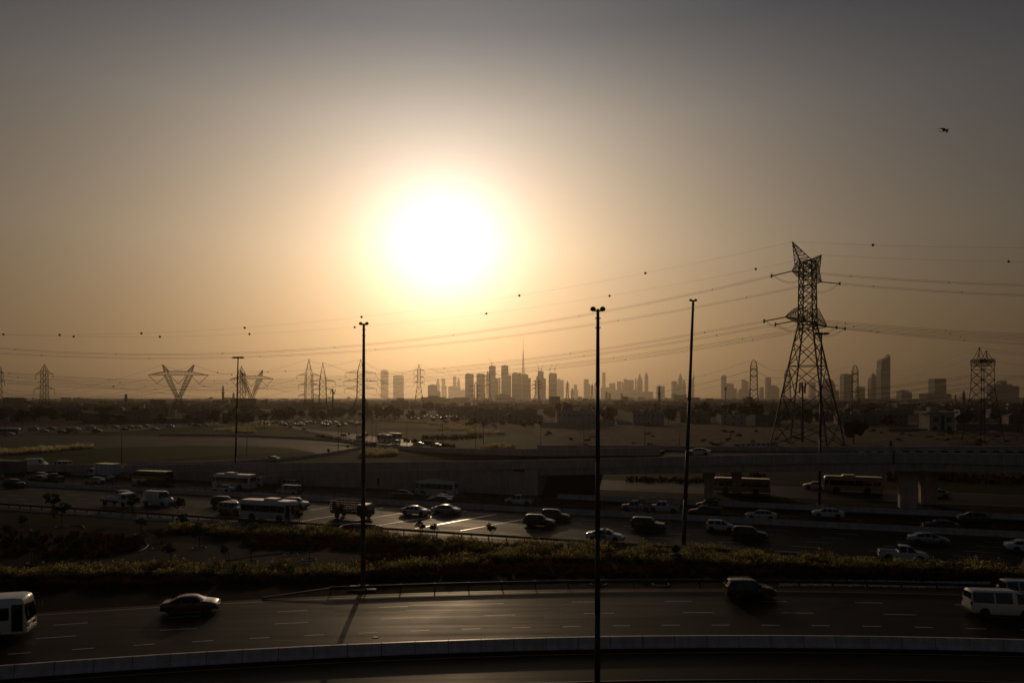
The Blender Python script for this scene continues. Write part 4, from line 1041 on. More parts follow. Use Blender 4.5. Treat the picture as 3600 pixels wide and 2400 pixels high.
# villa on the right with tall arched windows
def right_villa():
    b = XD(3312, 386); W, Dp, Hh = 13.6, 10, 10.2
    r = thing('villa', 'pale villa with tall arched windows, columns and a wide roof slab', 'house', b)
    MB().box((0, Dp / 2, Hh / 2), (W, Dp, Hh)).build('wall', M_WHITEP, r)
    MB().box((-.3, Dp / 2 - .4, Hh + .45), (W + 3.4, Dp + 2, .9)).build('roof_slab', M_WHITEP, r)
    MB().box((-2.4, Dp / 2, Hh + 2.1), (4.4, 4, 2.4)).build('stair_head', M_WHITEP, r)
    def arch(x, z, w, h, n=6):
        pts = [(x - w / 2, z), (x + w / 2, z)] + [(x + w / 2 * math.cos(math.pi * k / n), z + h + w / 2 * math.sin(math.pi * k / n)) for k in range(n + 1)]
        MB().sweep([[(p, -.06, q) for p, q in pts], [(p, .1, q) for p, q in pts]]).build('arched_window', M_WIN, r)
    for x in (-4.6, -3.6, -2.6, 2.7, 3.7, 4.7): arch(x, 5.4, .75, 2.4)
    arch(-4.0, 1.0, 2.6, 1.0); arch(4.0, 1.0, 2.6, 1.0)
    MB().box((0, -.05, 4.6), (2.2, .12, 8.8)).build('entrance_recess', M_WIN, r)
    for x in (-1.3, 1.3): MB().lathe((x, -.5, 0), [(.35, 0), (.3, .5), (.26, 8.6), (.4, 9.2)], 10).build('column', M_WHITEP, r)
right_villa()
garden_wall((3125, 1517), (3262, 1519), 1.9, 'low fence wall left of the arched-window villa', M_WALLS[1], 3)
garden_wall((3362, 1515), (3598, 1517), 4.2, 'long plain wall right of the arched-window villa', M_WALLS[1], 12)
garden_wall((290, 1489), (720, 1487), 3.2, 'long suburb wall with piers behind the cross road traffic', M_WALLS[2], 4)
garden_wall((-100, 1478), (115, 1477), 2.2, 'pale low wall before the suburb, beyond the white bus', M_WHITEP, 9)
VR = random.Random(11)
vprot = [villa('villa', 'flat-roofed two-storey suburb villa', XD(700, 560), 17, 12, 7.6, M_WALLS[0], 0, 2, nwin=4), villa('villa', 'flat-roofed long suburb villa', XD(480, 600), 24, 12, 7.0, M_WALLS[1], .05, 2, nwin=6), villa('villa', 'hip-roofed suburb house', XD(260, 580), 15, 11, 6.2, M_WALLS[2], -.05, 2, 'hip', nwin=4)]
vl = ['flat-roofed two-storey villa among the suburb trees', 'long flat-roofed villa among the suburb trees', 'brown hip-roofed house among the suburb trees']
for o, l in zip(vprot, vl): tag(o, l, 'house', 'suburb houses')
spots = [(1700, 560), (1760, 600), (1820, 520), (1640, 640), (1580, 720), (60, 545), (215, 640), (350, 535), (400, 760), (560, 700), (820, 560), (900, 720), (980, 620), (1010, 900), (130, 820), (290, 900), (660, 850), (760, 980), (480, 1050), (60, 1000), (1390, 1000), (1530, 1050), (1620, 800), (1780, 720), (1850, 560), (1960, 700), (2150, 760), (2230, 900), (2380, 800), (2520, 900), (2660, 1000), (2820, 700), (2900, 560), (3080, 640), (3180, 760), (3260, 900), (3420, 560), (3540, 640), (3590, 480), (2990, 470), (3140, 470), (1720, 980), (2060, 1050), (1180, 1000), (20, 700)]
for i, (px, D) in enumerate(spots):
    c = copy_tree(vprot[i % 3]); c.location = XD(px, D); c.rotation_euler = (0, 0, VR.uniform(-.35, .35)); s = VR.uniform(.85, 1.15); c.scale = (s, s, s)

# ================================================================ trees
M_BARK = mat('bark', (.045, .032, .022), .9, var=.3, scale=4)
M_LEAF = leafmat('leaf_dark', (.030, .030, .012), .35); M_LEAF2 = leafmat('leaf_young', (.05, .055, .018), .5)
def crown_mesh(name, seed, rad, hgt, n, leaf, m, lobes=9, gap=.25):
    rr = np.random.RandomState(seed); C = []
    for k in range(lobes):
        a = rr.uniform(0, 2 * math.pi); q = rr.uniform(.15, .72); z = rr.uniform(.2, .85)
        C.append((math.cos(a) * q * rad, math.sin(a) * q * rad, z * hgt, rr.uniform(.28, .5) * rad))
    C = np.array(C); idx = rr.randint(0, lobes, n); d = rr.normal(size=(n, 3)); d /= np.linalg.norm(d, axis=1)[:, None]
    p = C[idx, :3] + d * (C[idx, 3] * rr.uniform(.45, 1.08, n))[:, None] * np.array([1, 1, .8 * hgt / (2 * rad) + .25])
    e = rr.normal(size=(n, 3)); e /= np.linalg.norm(e, axis=1)[:, None]; f = np.cross(e, rr.normal(size=(n, 3))); f /= np.linalg.norm(f, axis=1)[:, None]
    s = leaf * rr.uniform(.6, 1.3, n)[:, None]
    V = np.stack([p - e * s, p + f * s * .55, p + e * s, p - f * s * .55], 1).reshape(-1, 3)
    me = bpy.data.meshes.new(name); me.from_pydata(V.tolist(), [], [(4 * i, 4 * i + 1, 4 * i + 2, 4 * i + 3) for i in range(n)]); me.materials.append(m); return me
def trunk_mesh(h, r0, top, spread, seed):
    rr = random.Random(seed); mb = MB(); mb.tube([(0, 0, -.1), (rr.uniform(-.1, .1) * h * .3, 0, h * .5), (0, 0, h)], [r0, r0 * .75, r0 * .5], 7)
    for k in range(5):
        a = k * 1.256 + rr.uniform(-.3, .3); z = h * rr.uniform(.75, 1.0)
        mb.tube([(0, 0, z), (math.cos(a) * spread * .5, math.sin(a) * spread * .5, z + top * .35), (math.cos(a) * spread, math.sin(a) * spread, z + top * .65)], [r0 * .45, r0 * .3, r0 * .12], 5)
    return mb.mesh('trunk', M_BARK)
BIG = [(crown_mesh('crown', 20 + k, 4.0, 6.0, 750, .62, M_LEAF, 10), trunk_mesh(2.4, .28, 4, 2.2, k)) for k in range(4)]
def put_tree(kind, loc, sc, label, group, name='tree', rz=0.0, zc=2.0, proto=None, sx=1.0):
    r = thing(name, label, 'tree', loc, rz, group)
    cm, tm = (proto or BIG)[kind]
    c = link('crown', cm, r, (0, 0, zc)); link('trunk', tm, r); r.scale = (sc * sx, sc * sx, sc)
    return r
TR_ = random.Random(5)
gT = 'dark trees of the suburb'
MARKS = [(156, 'the two-armed pylon'), (440, 'the short dark minaret'), (627, 'the first V-shaped pylon'), (784, 'the slim minaret'), (884, 'the second V-shaped pylon'), (1110, 'the close pointed pylons'), (1268, 'the broad legged pylon'), (1473, 'the slender pylon'), (1694, 'the round-topped pylon'), (1888, 'the pylon by the tall spire'), (2027, 'the white mansion'), (2280, 'the two-storey white villa'), (2440, 'the leaning high-mast lamp'), (2578, 'the small cream villa'), (2680, 'the first dome-topped pylon'), (2839, 'the tall pylon'), (3006, 'the third dome-topped pylon'), (3113, 'the slanted tower'), (3312, 'the arched-window villa'), (3455, 'the caged twin-peak pylon'), (3600, 'the long plain wall')]
def near(px): return min(MARKS, key=lambda m: abs(m[0] - px))[1]
for o in COL.objects:
    if o.get('group') == 'suburb houses':
        o['label'] = o['label'].replace('among the suburb trees', 'among trees ' + ('behind ' if o.location.y > 750 else 'near ') + near(1800 + o.location.x / o.location.y * F))
named = [(1505, 800, 1.7, 'big round dark tree at the foot of the slender pylon'), (1990, 560, 1.9, 'dark round tree on the skyline above the mansion'), (2475, 560, 1.9, 'tall dark tree left of the slim telecom mast'), (2570, 560, 1.8, 'wide dark tree below the slim telecom mast'), (2620, 540, 1.6, 'dark tree right of the slim telecom mast'), (2660, 520, 1.9, 'wide dark tree hiding the first dome-topped pylon foot'), (3000, 290, 1.25, 'thick dark bush on the sand right of the tall pylon'), (2075, 520, 1.1, 'dark tree beside the mansion wall'), (2135, 470, 1.2, 'dark tree in front of the plain white wall'), (2350, 500, 1.3, 'dark tree right of the two-storey villa'), (3040, 520, 1.3, 'dark tree left of the slanted tower foot'), (3120, 430, 1.1, 'bushy tree left of the arched-window villa'), (3390, 420, 1.2, 'dark tree right of the arched-window villa')]
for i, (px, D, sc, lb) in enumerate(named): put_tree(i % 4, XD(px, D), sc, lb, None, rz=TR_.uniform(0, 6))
# row of trees over the parked cars
for i, (px, D) in enumerate(((928, 500), (980, 560), (1000, 520), (1030, 600), (1060, 590), (1100, 560), (1125, 590), (1165, 580), (1180, 620), (1205, 570), (1330, 650), (1352, 600), (1370, 640), (1390, 590), (1405, 640), (1445, 640), (1485, 640), (1240, 620), (1290, 600), (1140, 540))):
    put_tree(i % 4, XD(px, D), TR_.uniform(.9, 1.35), ('dark round tree' if i % 2 else 'dark spreading tree') + ' over the parked cars near ' + near(px), 'trees over the parked cars', rz=TR_.uniform(0, 6))
for i in range(270):
    D = 460 + 950 * TR_.random() ** 1.2; px = TR_.uniform(-60, 3660)
    if 1850 < px < 2300 and D < 470: continue
    if 880 < px < 1820 and D < 640: continue
    k_ = TR_.uniform(.65, 1.35)
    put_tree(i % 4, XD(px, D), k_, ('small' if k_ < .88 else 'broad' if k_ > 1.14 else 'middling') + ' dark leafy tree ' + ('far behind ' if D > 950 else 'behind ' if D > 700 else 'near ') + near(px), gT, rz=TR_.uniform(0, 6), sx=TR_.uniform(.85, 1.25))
for i in range(46):
    px = TR_.uniform(1290, 1900); D = TR_.uniform(440, 640) if px > 1500 else TR_.uniform(600, 760)
    put_tree(i % 4, XD(px, D), TR_.uniform(.3, .75), ('low' if i % 2 else 'rounded') + ' dark bush on the open ground near ' + near(px), 'bushes on the open ground', 'bush', TR_.uniform(0, 6), .3, sx=1.5)
# far-off town and trees that read as one mass
def far_mass():
    rr = np.random.RandomState(4); mb = MB()
    for i in range(1500):
        D = 1100 + 4200 * rr.rand() ** 1.6; px = rr.uniform(-200, 3800); w = rr.uniform(8, 34); h = rr.uniform(4, 9.5) + (rr.rand() > .93) * rr.uniform(2, 12)
        c = XD(px, D); mb.box((c.x, c.y, h / 2), (w, w * .8, h), rr.uniform(-.5, .5))
    o = mb.build('distant_town', mat('far_house', (.12, .10, .08), .9, var=.5, scale=.01)); tag(o, 'far low town spreading to the foot of the skyline', 'town', kind='stuff')
    n = 26000
    D = 1000 + 3300 * rr.rand(n // 40) ** 1.5; px = rr.uniform(-200, 3800, n // 40); X = (px - 1800) / F * D; sz = rr.uniform(3, 7.5, n // 40)
    k = np.repeat(np.arange(n // 40), 40); m = len(k)
    d = rr.normal(size=(m, 3)); d /= np.linalg.norm(d, axis=1)[:, None]; d[:, 2] = np.abs(d[:, 2])
    p = np.stack([X[k], D[k], np.full(m, 1.0)], 1) + d * (sz[k] * rr.uniform(.5, 1.1, m))[:, None] * np.array([1.5, 1, 1.1])
    e = rr.normal(size=(m, 3)); e /= np.linalg.norm(e, axis=1)[:, None]; f = np.cross(e, rr.normal(size=(m, 3))); f /= np.linalg.norm(f, axis=1)[:, None]
    s = (sz[k] * .34)[:, None]
    V = np.stack([p - e * s, p + f * s, p + e * s, p - f * s], 1).reshape(-1, 3)
    me = bpy.data.meshes.new('distant_trees'); me.from_pydata(V.tolist(), [], [(4 * i, 4 * i + 1, 4 * i + 2, 4 * i + 3) for i in range(m)]); me.materials.append(M_LEAF)
    tag(link('distant_trees', me), 'far dark tree cover between the low town roofs', 'trees', kind='stuff')
far_mass()

# ================================================================ planting of the highway median
YOUNG = [(crown_mesh('crown', 50 + k, .85, 1.5, 260, .16, M_LEAF2, 7), trunk_mesh(1.5, .05, .8, .5, 30 + k)) for k in range(3)]
M_KERB = mat('ring_kerb', (.24, .215, .19), .7, var=.2, scale=3)
def torus(R0, r0, n=28, m=6):
    mb = MB(); vs = []; fs = []
    for i in range(n):
        a = 2 * math.pi * i / n
        for j in range(m):
            b = 2 * math.pi * j / m; vs.append(((R0 + r0 * math.cos(b)) * math.cos(a), (R0 + r0 * math.cos(b)) * math.sin(a), r0 * math.sin(b) + .05))
    for i in range(n):
        for j in range(m): fs.append((i * m + j, ((i + 1) % n) * m + j, ((i + 1) % n) * m + (j + 1) % m, i * m + (j + 1) % m))
    return MB().add(vs, fs).mesh('tree_ring', M_KERB, True)
RING = torus(.82, .07)
rings = [(87, 1865), (218, 1852), (497, 1878), (123, 1979), (272, 1982), (289, 2006), (27, 1898), (559, 1927), (700, 1927), (880, 1975), (1022, 1950), (1087, 1967), (2104, 2052), (2323, 2054)]
for x, y in rings:
    o = link('tree_ring', RING, None, G(x, y)); tag(o, 'pale concrete ring kerb round a young tree pit', 'kerb', 'tree pit rings')
young = [(189, 1818, 1724), (218, 1850, 1753), (86, 1865, 1799), (465, 1818, 1737), (497, 1878, 1814), (625, 1822, 1737), (648, 1868, 1800), (802, 1845, 1780), (700, 1927, 1825), (601, 1982, 1902), (794, 1982, 1902), (268, 1982, 1875), (122, 1979, 1875), (884, 1975, 1880), (1053, 1850, 1780), (1189, 1845, 1764), (1022, 1950, 1852), (1087, 1967, 1870), (1482, 1890, 1825), (1730, 1900, 1831), (2372, 1970, 1904), (1520, 1892, 1835), (559, 1927, 1850), (30, 1898, 1830)]
def young_place(x):
    for lim, w in ((160, 'below the dark SUV'), (330, 'beside the dark lawn'), (530, 'below the white flatbed truck'), (680, 'below the white panel van'), (900, 'below the silver off-roader'), (1070, 'below the big white bus'), (1250, 'beside the high-mast lamp'), (1560, 'before the rumble strips'), (1900, 'before the black SUV')):
        if x < lim: return w
    return 'beside the steel cabinet'
for i, (x, yb, yt) in enumerate(young):
    b = G(x, yb); hgt = (yb - yt) * b.y / F
    o = put_tree(i % 3, b, hgt / 3.2, ('twiggy' if i % 3 else 'leafy') + ' young tree in the highway planting ' + young_place(x), 'young trees of the highway planting', 'young_tree', TR_.uniform(0, 6), 1.4, YOUNG, 1.25)
    if i % 2 == 0:
        MB().beam((.35, 0, 0), (.3, 0, 1.6), .03).build('stake', M_BARK, o); MB().beam((-.35, 0, 0), (-.3, 0, 1.6), .03).build('stake', M_BARK, o)
polysheet('lawn', [(-300, 1790), (0, 1796), (300, 1812), (620, 1828), (820, 1842), (760, 1872), (500, 1862), (300, 1848), (0, 1845), (-300, 1850)], .03, M_LAWN2)
polysheet('gravel_path', [(320, 1975), (500, 1940), (525, 1915), (620, 1905), (900, 1930), (1300, 1948), (1420, 1952), (1300, 1966), (1000, 1985), (700, 2003), (560, 2008), (480, 2000)], .03, M_GRAVEL)
# pale edging strips
def edging(pts, label):
    q = smooth([G(x, y) for x, y in pts], 6); mb = MB(); mb.tube([p + Vector((0, 0, .06)) for p in q], .09, 5)
    tag(mb.build('edging_kerb', M_KERB), label, 'kerb')
edging([(320, 1972), (420, 1955), (490, 1938), (520, 1918), (505, 1908)], 'pale curved kerb hooking round the red shrub bed')
edging([(610, 2000), (760, 1978), (900, 1955), (1010, 1945), (1110, 1940)], 'pale kerb along the far side of the gravel path')
edging([(240, 1848), (285, 1848), (297, 1858)], 'short pale kerb end beside the dark lawn')
edging([(1430, 1890), (1600, 1908), (1800, 1926), (1990, 1930)], 'thin kerb line along the foot of the highway guardrail')
def stones(name, label, poly, n, seed):
    rr = np.random.RandomState(seed); V = []; Fc = []
    A = [np.array(G(*p)) for p in poly[0]]; B = [np.array(G(*p)) for p in poly[1]]
    for i in range(n):
        k = rr.rand() * (len(A) - 1); j = int(k); f = k - j; t = rr.rand()
        p = (A[j] * (1 - f) + A[j + 1] * f) * (1 - t) + (B[j] * (1 - f) + B[j + 1] * f) * t
        s = rr.uniform(.05, .13); o = len(V)
        base = [(1, 0, 0), (0, 1, 0), (-1, 0, 0), (0, -1, 0), (0, 0, .9)]
        a = rr.uniform(0, 6)
        for q in base: V.append((p[0] + s * (q[0] * math.cos(a) - q[1] * math.sin(a)) * rr.uniform(.7, 1.3), p[1] + s * (q[0] * math.sin(a) + q[1] * math.cos(a)) * rr.uniform(.7, 1.3), .02 + s * q[2]))
        Fc += [(o, o + 1, o + 4), (o + 1, o + 2, o + 4), (o + 2, o + 3, o + 4), (o + 3, o, o + 4)]
    tag(MB().add(V, Fc).build(name, mat('white_pebble', (.36, .35, .33), .6, var=.3, scale=9)), label, 'pebbles', kind='stuff')
stones('pebbles', 'white pebbles strewn below the highway guardrail', ([(290, 1803), (450, 1810), (620, 1822), (900, 1838)], [(340, 1815), (450, 1826), (620, 1833), (880, 1858)]), 2600, 1)
stones('pebbles', 'white pebbles strewn along the near road edge', ([(2740, 2043), (3050, 2040), (3300, 2044), (3480, 2045)], [(2740, 2060), (3000, 2060), (3260, 2066), (3480, 2066)]), 3000, 2)
# backlit ornamental grass: sprays of bent blades, feathery tips coloured as if sunlit
M_GRASS = leafmat('fountain_grass', (.14, .112, .03), .6); M_LIT_PLUME = leafmat('lit_grass_plume', (.85, .62, .24), .62); M_RED = leafmat('red_shrub', (.07, .026, .012), .45)
M_GOLD = leafmat('golden_grass', (.78, .62, .34), .62)
def grass(name, label, beds, m, seed, hgt, blades, wid, spread=.5, kindname='grass', lit_plume=0):
    """beds: list of (upper pixel line, lower pixel line, clump count)"""
    rr = np.random.RandomState(seed); P = []
    for up_, lo_, n in beds:
        A = np.array([list(G(*p)) for p in up_]); B = np.array([list(G(*p)) for p in lo_])
        k = rr.rand(n) * (len(A) - 1); j = k.astype(int); f = (k - j)[:, None]; t = rr.rand(n)[:, None]
        P.append((A[j] * (1 - f) + A[j + 1] * f) * (1 - t) + (B[j] * (1 - f) + B[j + 1] * f) * t)
    P = np.concatenate(P)
    f1 = np.sin(P[:, 0] * .9 + 1.3 * np.sin(P[:, 1] * .7)) + np.sin(P[:, 1] * 1.7 + .8 * np.sin(P[:, 0] * .43)) * .8 + rr.normal(size=len(P)) * .45
    if lit_plume: P = P[f1 > -.35]; f1 = f1[f1 > -.35]
    nc = len(P); sc = rr.uniform(.7, 1.2, nc) * np.clip(1.0 + .28 * f1, .5, 1.6)
    c = np.repeat(np.arange(nc), blades); n = len(c)
    a = rr.uniform(0, 2 * math.pi, n); lean = rr.uniform(.1, 1.0, n) * spread; h = hgt * sc[c] * rr.uniform(.6, 1.1, n)
    d = np.stack([np.cos(a), np.sin(a), 0 * a], 1); d[:, 0] -= .18
    b0 = P[c] + d * (.12 * sc[c])[:, None] * rr.rand(n)[:, None]; b0[:, 2] = .0
    m1 = b0 + d * (lean * h * .4)[:, None] + np.array([0, 0, 1]) * (h * .62)[:, None]
    t1 = b0 + d * (lean * h * .95)[:, None] + np.array([0, 0, 1]) * (h * (1 - lean * .32))[:, None]
    sd = np.stack([-np.sin(a + rr.uniform(-1, 1, n)), np.cos(a), 0 * a], 1) * wid
    V = np.stack([b0 - sd, b0 + sd, m1 + sd * 1.1, m1 - sd * 1.1, t1], 1).reshape(-1, 3)
    i5 = np.arange(n) * 5
    F4 = [(i, i + 1, i + 2, i + 3) for i in i5.tolist()]; F3 = [(i + 3, i + 2, i + 4) for i in i5.tolist()]
    V = V.tolist(); FF = F4 + F3; mi = [0] * len(FF)
    if lit_plume:      # seed heads on some blades; their pale gold paints in sunlit tops
        pick = np.where((rr.rand(n) < lit_plume) & (lean > .25))[0]
        dv = t1[pick] - m1[pick]; dv /= np.linalg.norm(dv, axis=1)[:, None]; dv[:, 2] -= .35
        w = np.stack([-d[pick, 1], d[pick, 0], 0 * pick], 1) * .045; ln = rr.uniform(.2, .45, len(pick))[:, None]
        t1 = t1 + np.array([0, 0, .12]); a0 = t1[pick] - dv * ln * .35; a1 = t1[pick] + dv * ln * .25; a2 = t1[pick] + dv * ln
        PV = np.stack([a0, a1 + w, a2, a1 - w], 1).reshape(-1, 3); o0 = len(V); V += PV.tolist()
        PF = [(o0 + 4 * i, o0 + 4 * i + 1, o0 + 4 * i + 2, o0 + 4 * i + 3) for i in range(len(pick))]; FF = FF + PF; mi += [1] * len(PF)
    me = bpy.data.meshes.new(name); me.from_pydata(V, [], FF); me.materials.append(m)
    if lit_plume: me.materials.append(M_LIT_PLUME); me.polygons.foreach_set('material_index', mi)
    return tag(link(name, me), label, kindname, kind='stuff')
grass('fountain_grass', 'golden backlit fountain grass filling the highway planting', [
    ([(-100, 2018), (0, 2022), (150, 2022), (270, 2012), (430, 2000), (620, 1998), (900, 1998), (1150, 2002), (1300, 1998), (1500, 1985), (1700, 1955), (1800, 1935)], [(-100, 2034), (0, 2038), (150, 2044), (270, 2040), (430, 2030), (620, 2034), (900, 2042), (1150, 2036), (1300, 2030), (1500, 2008), (1700, 1992), (1800, 1980)], 1500),
    ([(1800, 1922), (2000, 1922), (2200, 1925), (2500, 1938), (2700, 1962), (3100, 1982), (3600, 2002), (3700, 2006)], [(1800, 1978), (2000, 1976), (2200, 1980), (2500, 1990), (2700, 1998), (3100, 2012), (3600, 2030), (3700, 2032)], 1900),
    ([(600, 1858), (800, 1858), (1000, 1862), (1200, 1870), (1350, 1882), (1550, 1896), (1800, 1920)], [(600, 1872), (800, 1888), (1000, 1890), (1200, 1898), (1350, 1915), (1550, 1930), (1800, 1955)], 1150)], M_GRASS, 2, .76, 34, .02, 1.0, lit_plume=.6)
grass('red_shrub', 'low dark red shrubs massed in the highway planting', [
    ([(-100, 1890), (200, 1880), (420, 1885), (510, 1905)], [(-100, 1950), (200, 1960), (350, 1962), (480, 1938)], 420),
    ([(860, 1890), (1000, 1896), (1250, 1905), (1400, 1925)], [(860, 1925), (1000, 1930), (1250, 1930), (1400, 1945)], 420),
    ([(2700, 1995), (3100, 2015), (3600, 2032)], [(2700, 2022), (3100, 2030), (3600, 2046)], 420), ([(1280, 1965), (1500, 1945), (1650, 1935)], [(1280, 1985), (1500, 1970), (1650, 1950)], 220), ([(0, 2040), (600, 2036), (1300, 2034), (1800, 1990), (2700, 2005)], [(0, 2075), (600, 2062), (1100, 2048), (1800, 2030), (2700, 2030)], 1500)], M_RED, 3, .7, 30, .03, .7, 'shrubs')
grass('golden_grass', 'pale golden grass beds spread over the interchange lawns', [
    ([(0, 1592), (90, 1588), (160, 1581), (330, 1572)], [(0, 1602), (90, 1598), (160, 1592), (330, 1575)], 900), ([(1268, 1598), (1300, 1590), (1360, 1586), (1400, 1594)], [(1268, 1608), (1300, 1606), (1360, 1604), (1400, 1602)], 500),
    ([(1320, 1476), (1400, 1479), (1500, 1484)], [(1320, 1479), (1400, 1483), (1500, 1487)], 420), ([(1507, 1490), (1590, 1489), (1615, 1497)], [(1507, 1494), (1590, 1496), (1615, 1500)], 300), ([(1540, 1502), (1590, 1498), (1680, 1508)], [(1535, 1513), (1600, 1514), (1680, 1516)], 500), ([(1645, 1517), (1700, 1513), (1775, 1524)], [(1645, 1525), (1700, 1527), (1775, 1527)], 420), ([(1690, 1575), (1760, 1570), (1810, 1573)], [(1690, 1580), (1760, 1578), (1810, 1578)], 300), ([(750, 1511), (860, 1502), (925, 1497)], [(750, 1516), (860, 1512), (925, 1508)], 420), ([(815, 1519), (900, 1516)], [(815, 1522), (900, 1521)], 200), ([(935, 1500), (980, 1496)], [(935, 1507), (980, 1503)], 160)], M_GOLD, 5, 1.5, 16, .05, .7)
grass('red_hedge', 'clipped dark red hedge rows on the interchange lawns', [([(1484, 1536), (1600, 1536), (1697, 1533)], [(1484, 1545), (1600, 1548), (1697, 1541)], 420), ([(1110, 1530), (1250, 1556), (1330, 1566)], [(1110, 1535), (1240, 1560), (1320, 1572)], 300), ([(1420, 1548), (1500, 1557), (1600, 1570)], [(1420, 1552), (1500, 1562), (1600, 1575)], 240)], M_RED, 8, 1.1, 26, .05, .35, 'hedge')
grass('verge_shrub', 'low dark shrubs under and beyond the bridge', [([(2200, 1683), (2450, 1688), (2700, 1668)], [(2200, 1695), (2450, 1700), (2700, 1676)], 240), ([(3120, 1668), (3320, 1665), (3600, 1680)], [(3120, 1690), (3320, 1695), (3600, 1705)], 420)], M_RED, 9, .9, 24, .04, .6, 'shrubs')
# sand scrub
SR = random.Random(8)
SCRUB = [crown_mesh('scrub', 80 + k, .9, .9, 120, .25, M_LEAF, 6) for k in range(3)]
for i in range(60):
    p = G(SR.uniform(1900, 3600), SR.uniform(1512, 1570)); o = link('scrub_bush', SCRUB[i % 3], None, p, SR.uniform(0, 6)); s = SR.uniform(.5, 1.5); o.scale = (s * 1.6, s * 1.3, s)
    tag(o, ('low' if s < .8 else 'wide' if s > 1.2 else 'rounded') + ' dry scrub bush on the sand before ' + near(1800 + p.x / p.y * F), 'bush', 'scrub on the sand')
# ================================================================ vehicles
def paint(name, col, metal=.0): return mat('paint_' + name, col, .32, metal, var=.06, scale=.8, coat=.6)
PAINT = dict(white=paint('white', (.66, .64, .61)), silver=paint('silver', (.36, .36, .36), .5), grey=paint('grey', (.10, .10, .10), .4), black=paint('black', (.012, .012, .013)), dark=paint('dark', (.028, .025, .024)), red=paint('dark_red', (.085, .018, .014)), beige=paint('beige', (.42, .37, .30)), green=paint('green', (.07, .11, .03)), dkgreen=paint('dark_green', (.018, .024, .014)), maroon=paint('maroon', (.06, .02, .018)))
M_GLASS = mat('car_glass', (.008, .008, .009), .06, var=0); M_TYRE = mat('tyre', (.010, .010, .010), .85, var=0); M_RIM = mat('wheel_rim', (.20, .20, .20), .35, .7, var=0)
M_LAMPF = mat('headlight_glass', (.45, .44, .42), .12, var=0); M_LAMPR = mat('taillight_glass', (.16, .012, .008), .2, var=0); M_TRIM = mat('black_trim', (.014, .013, .012), .55, var=0); M_CHROME = mat('chrome_trim', (.4, .39, .37), .2, .8, var=0)
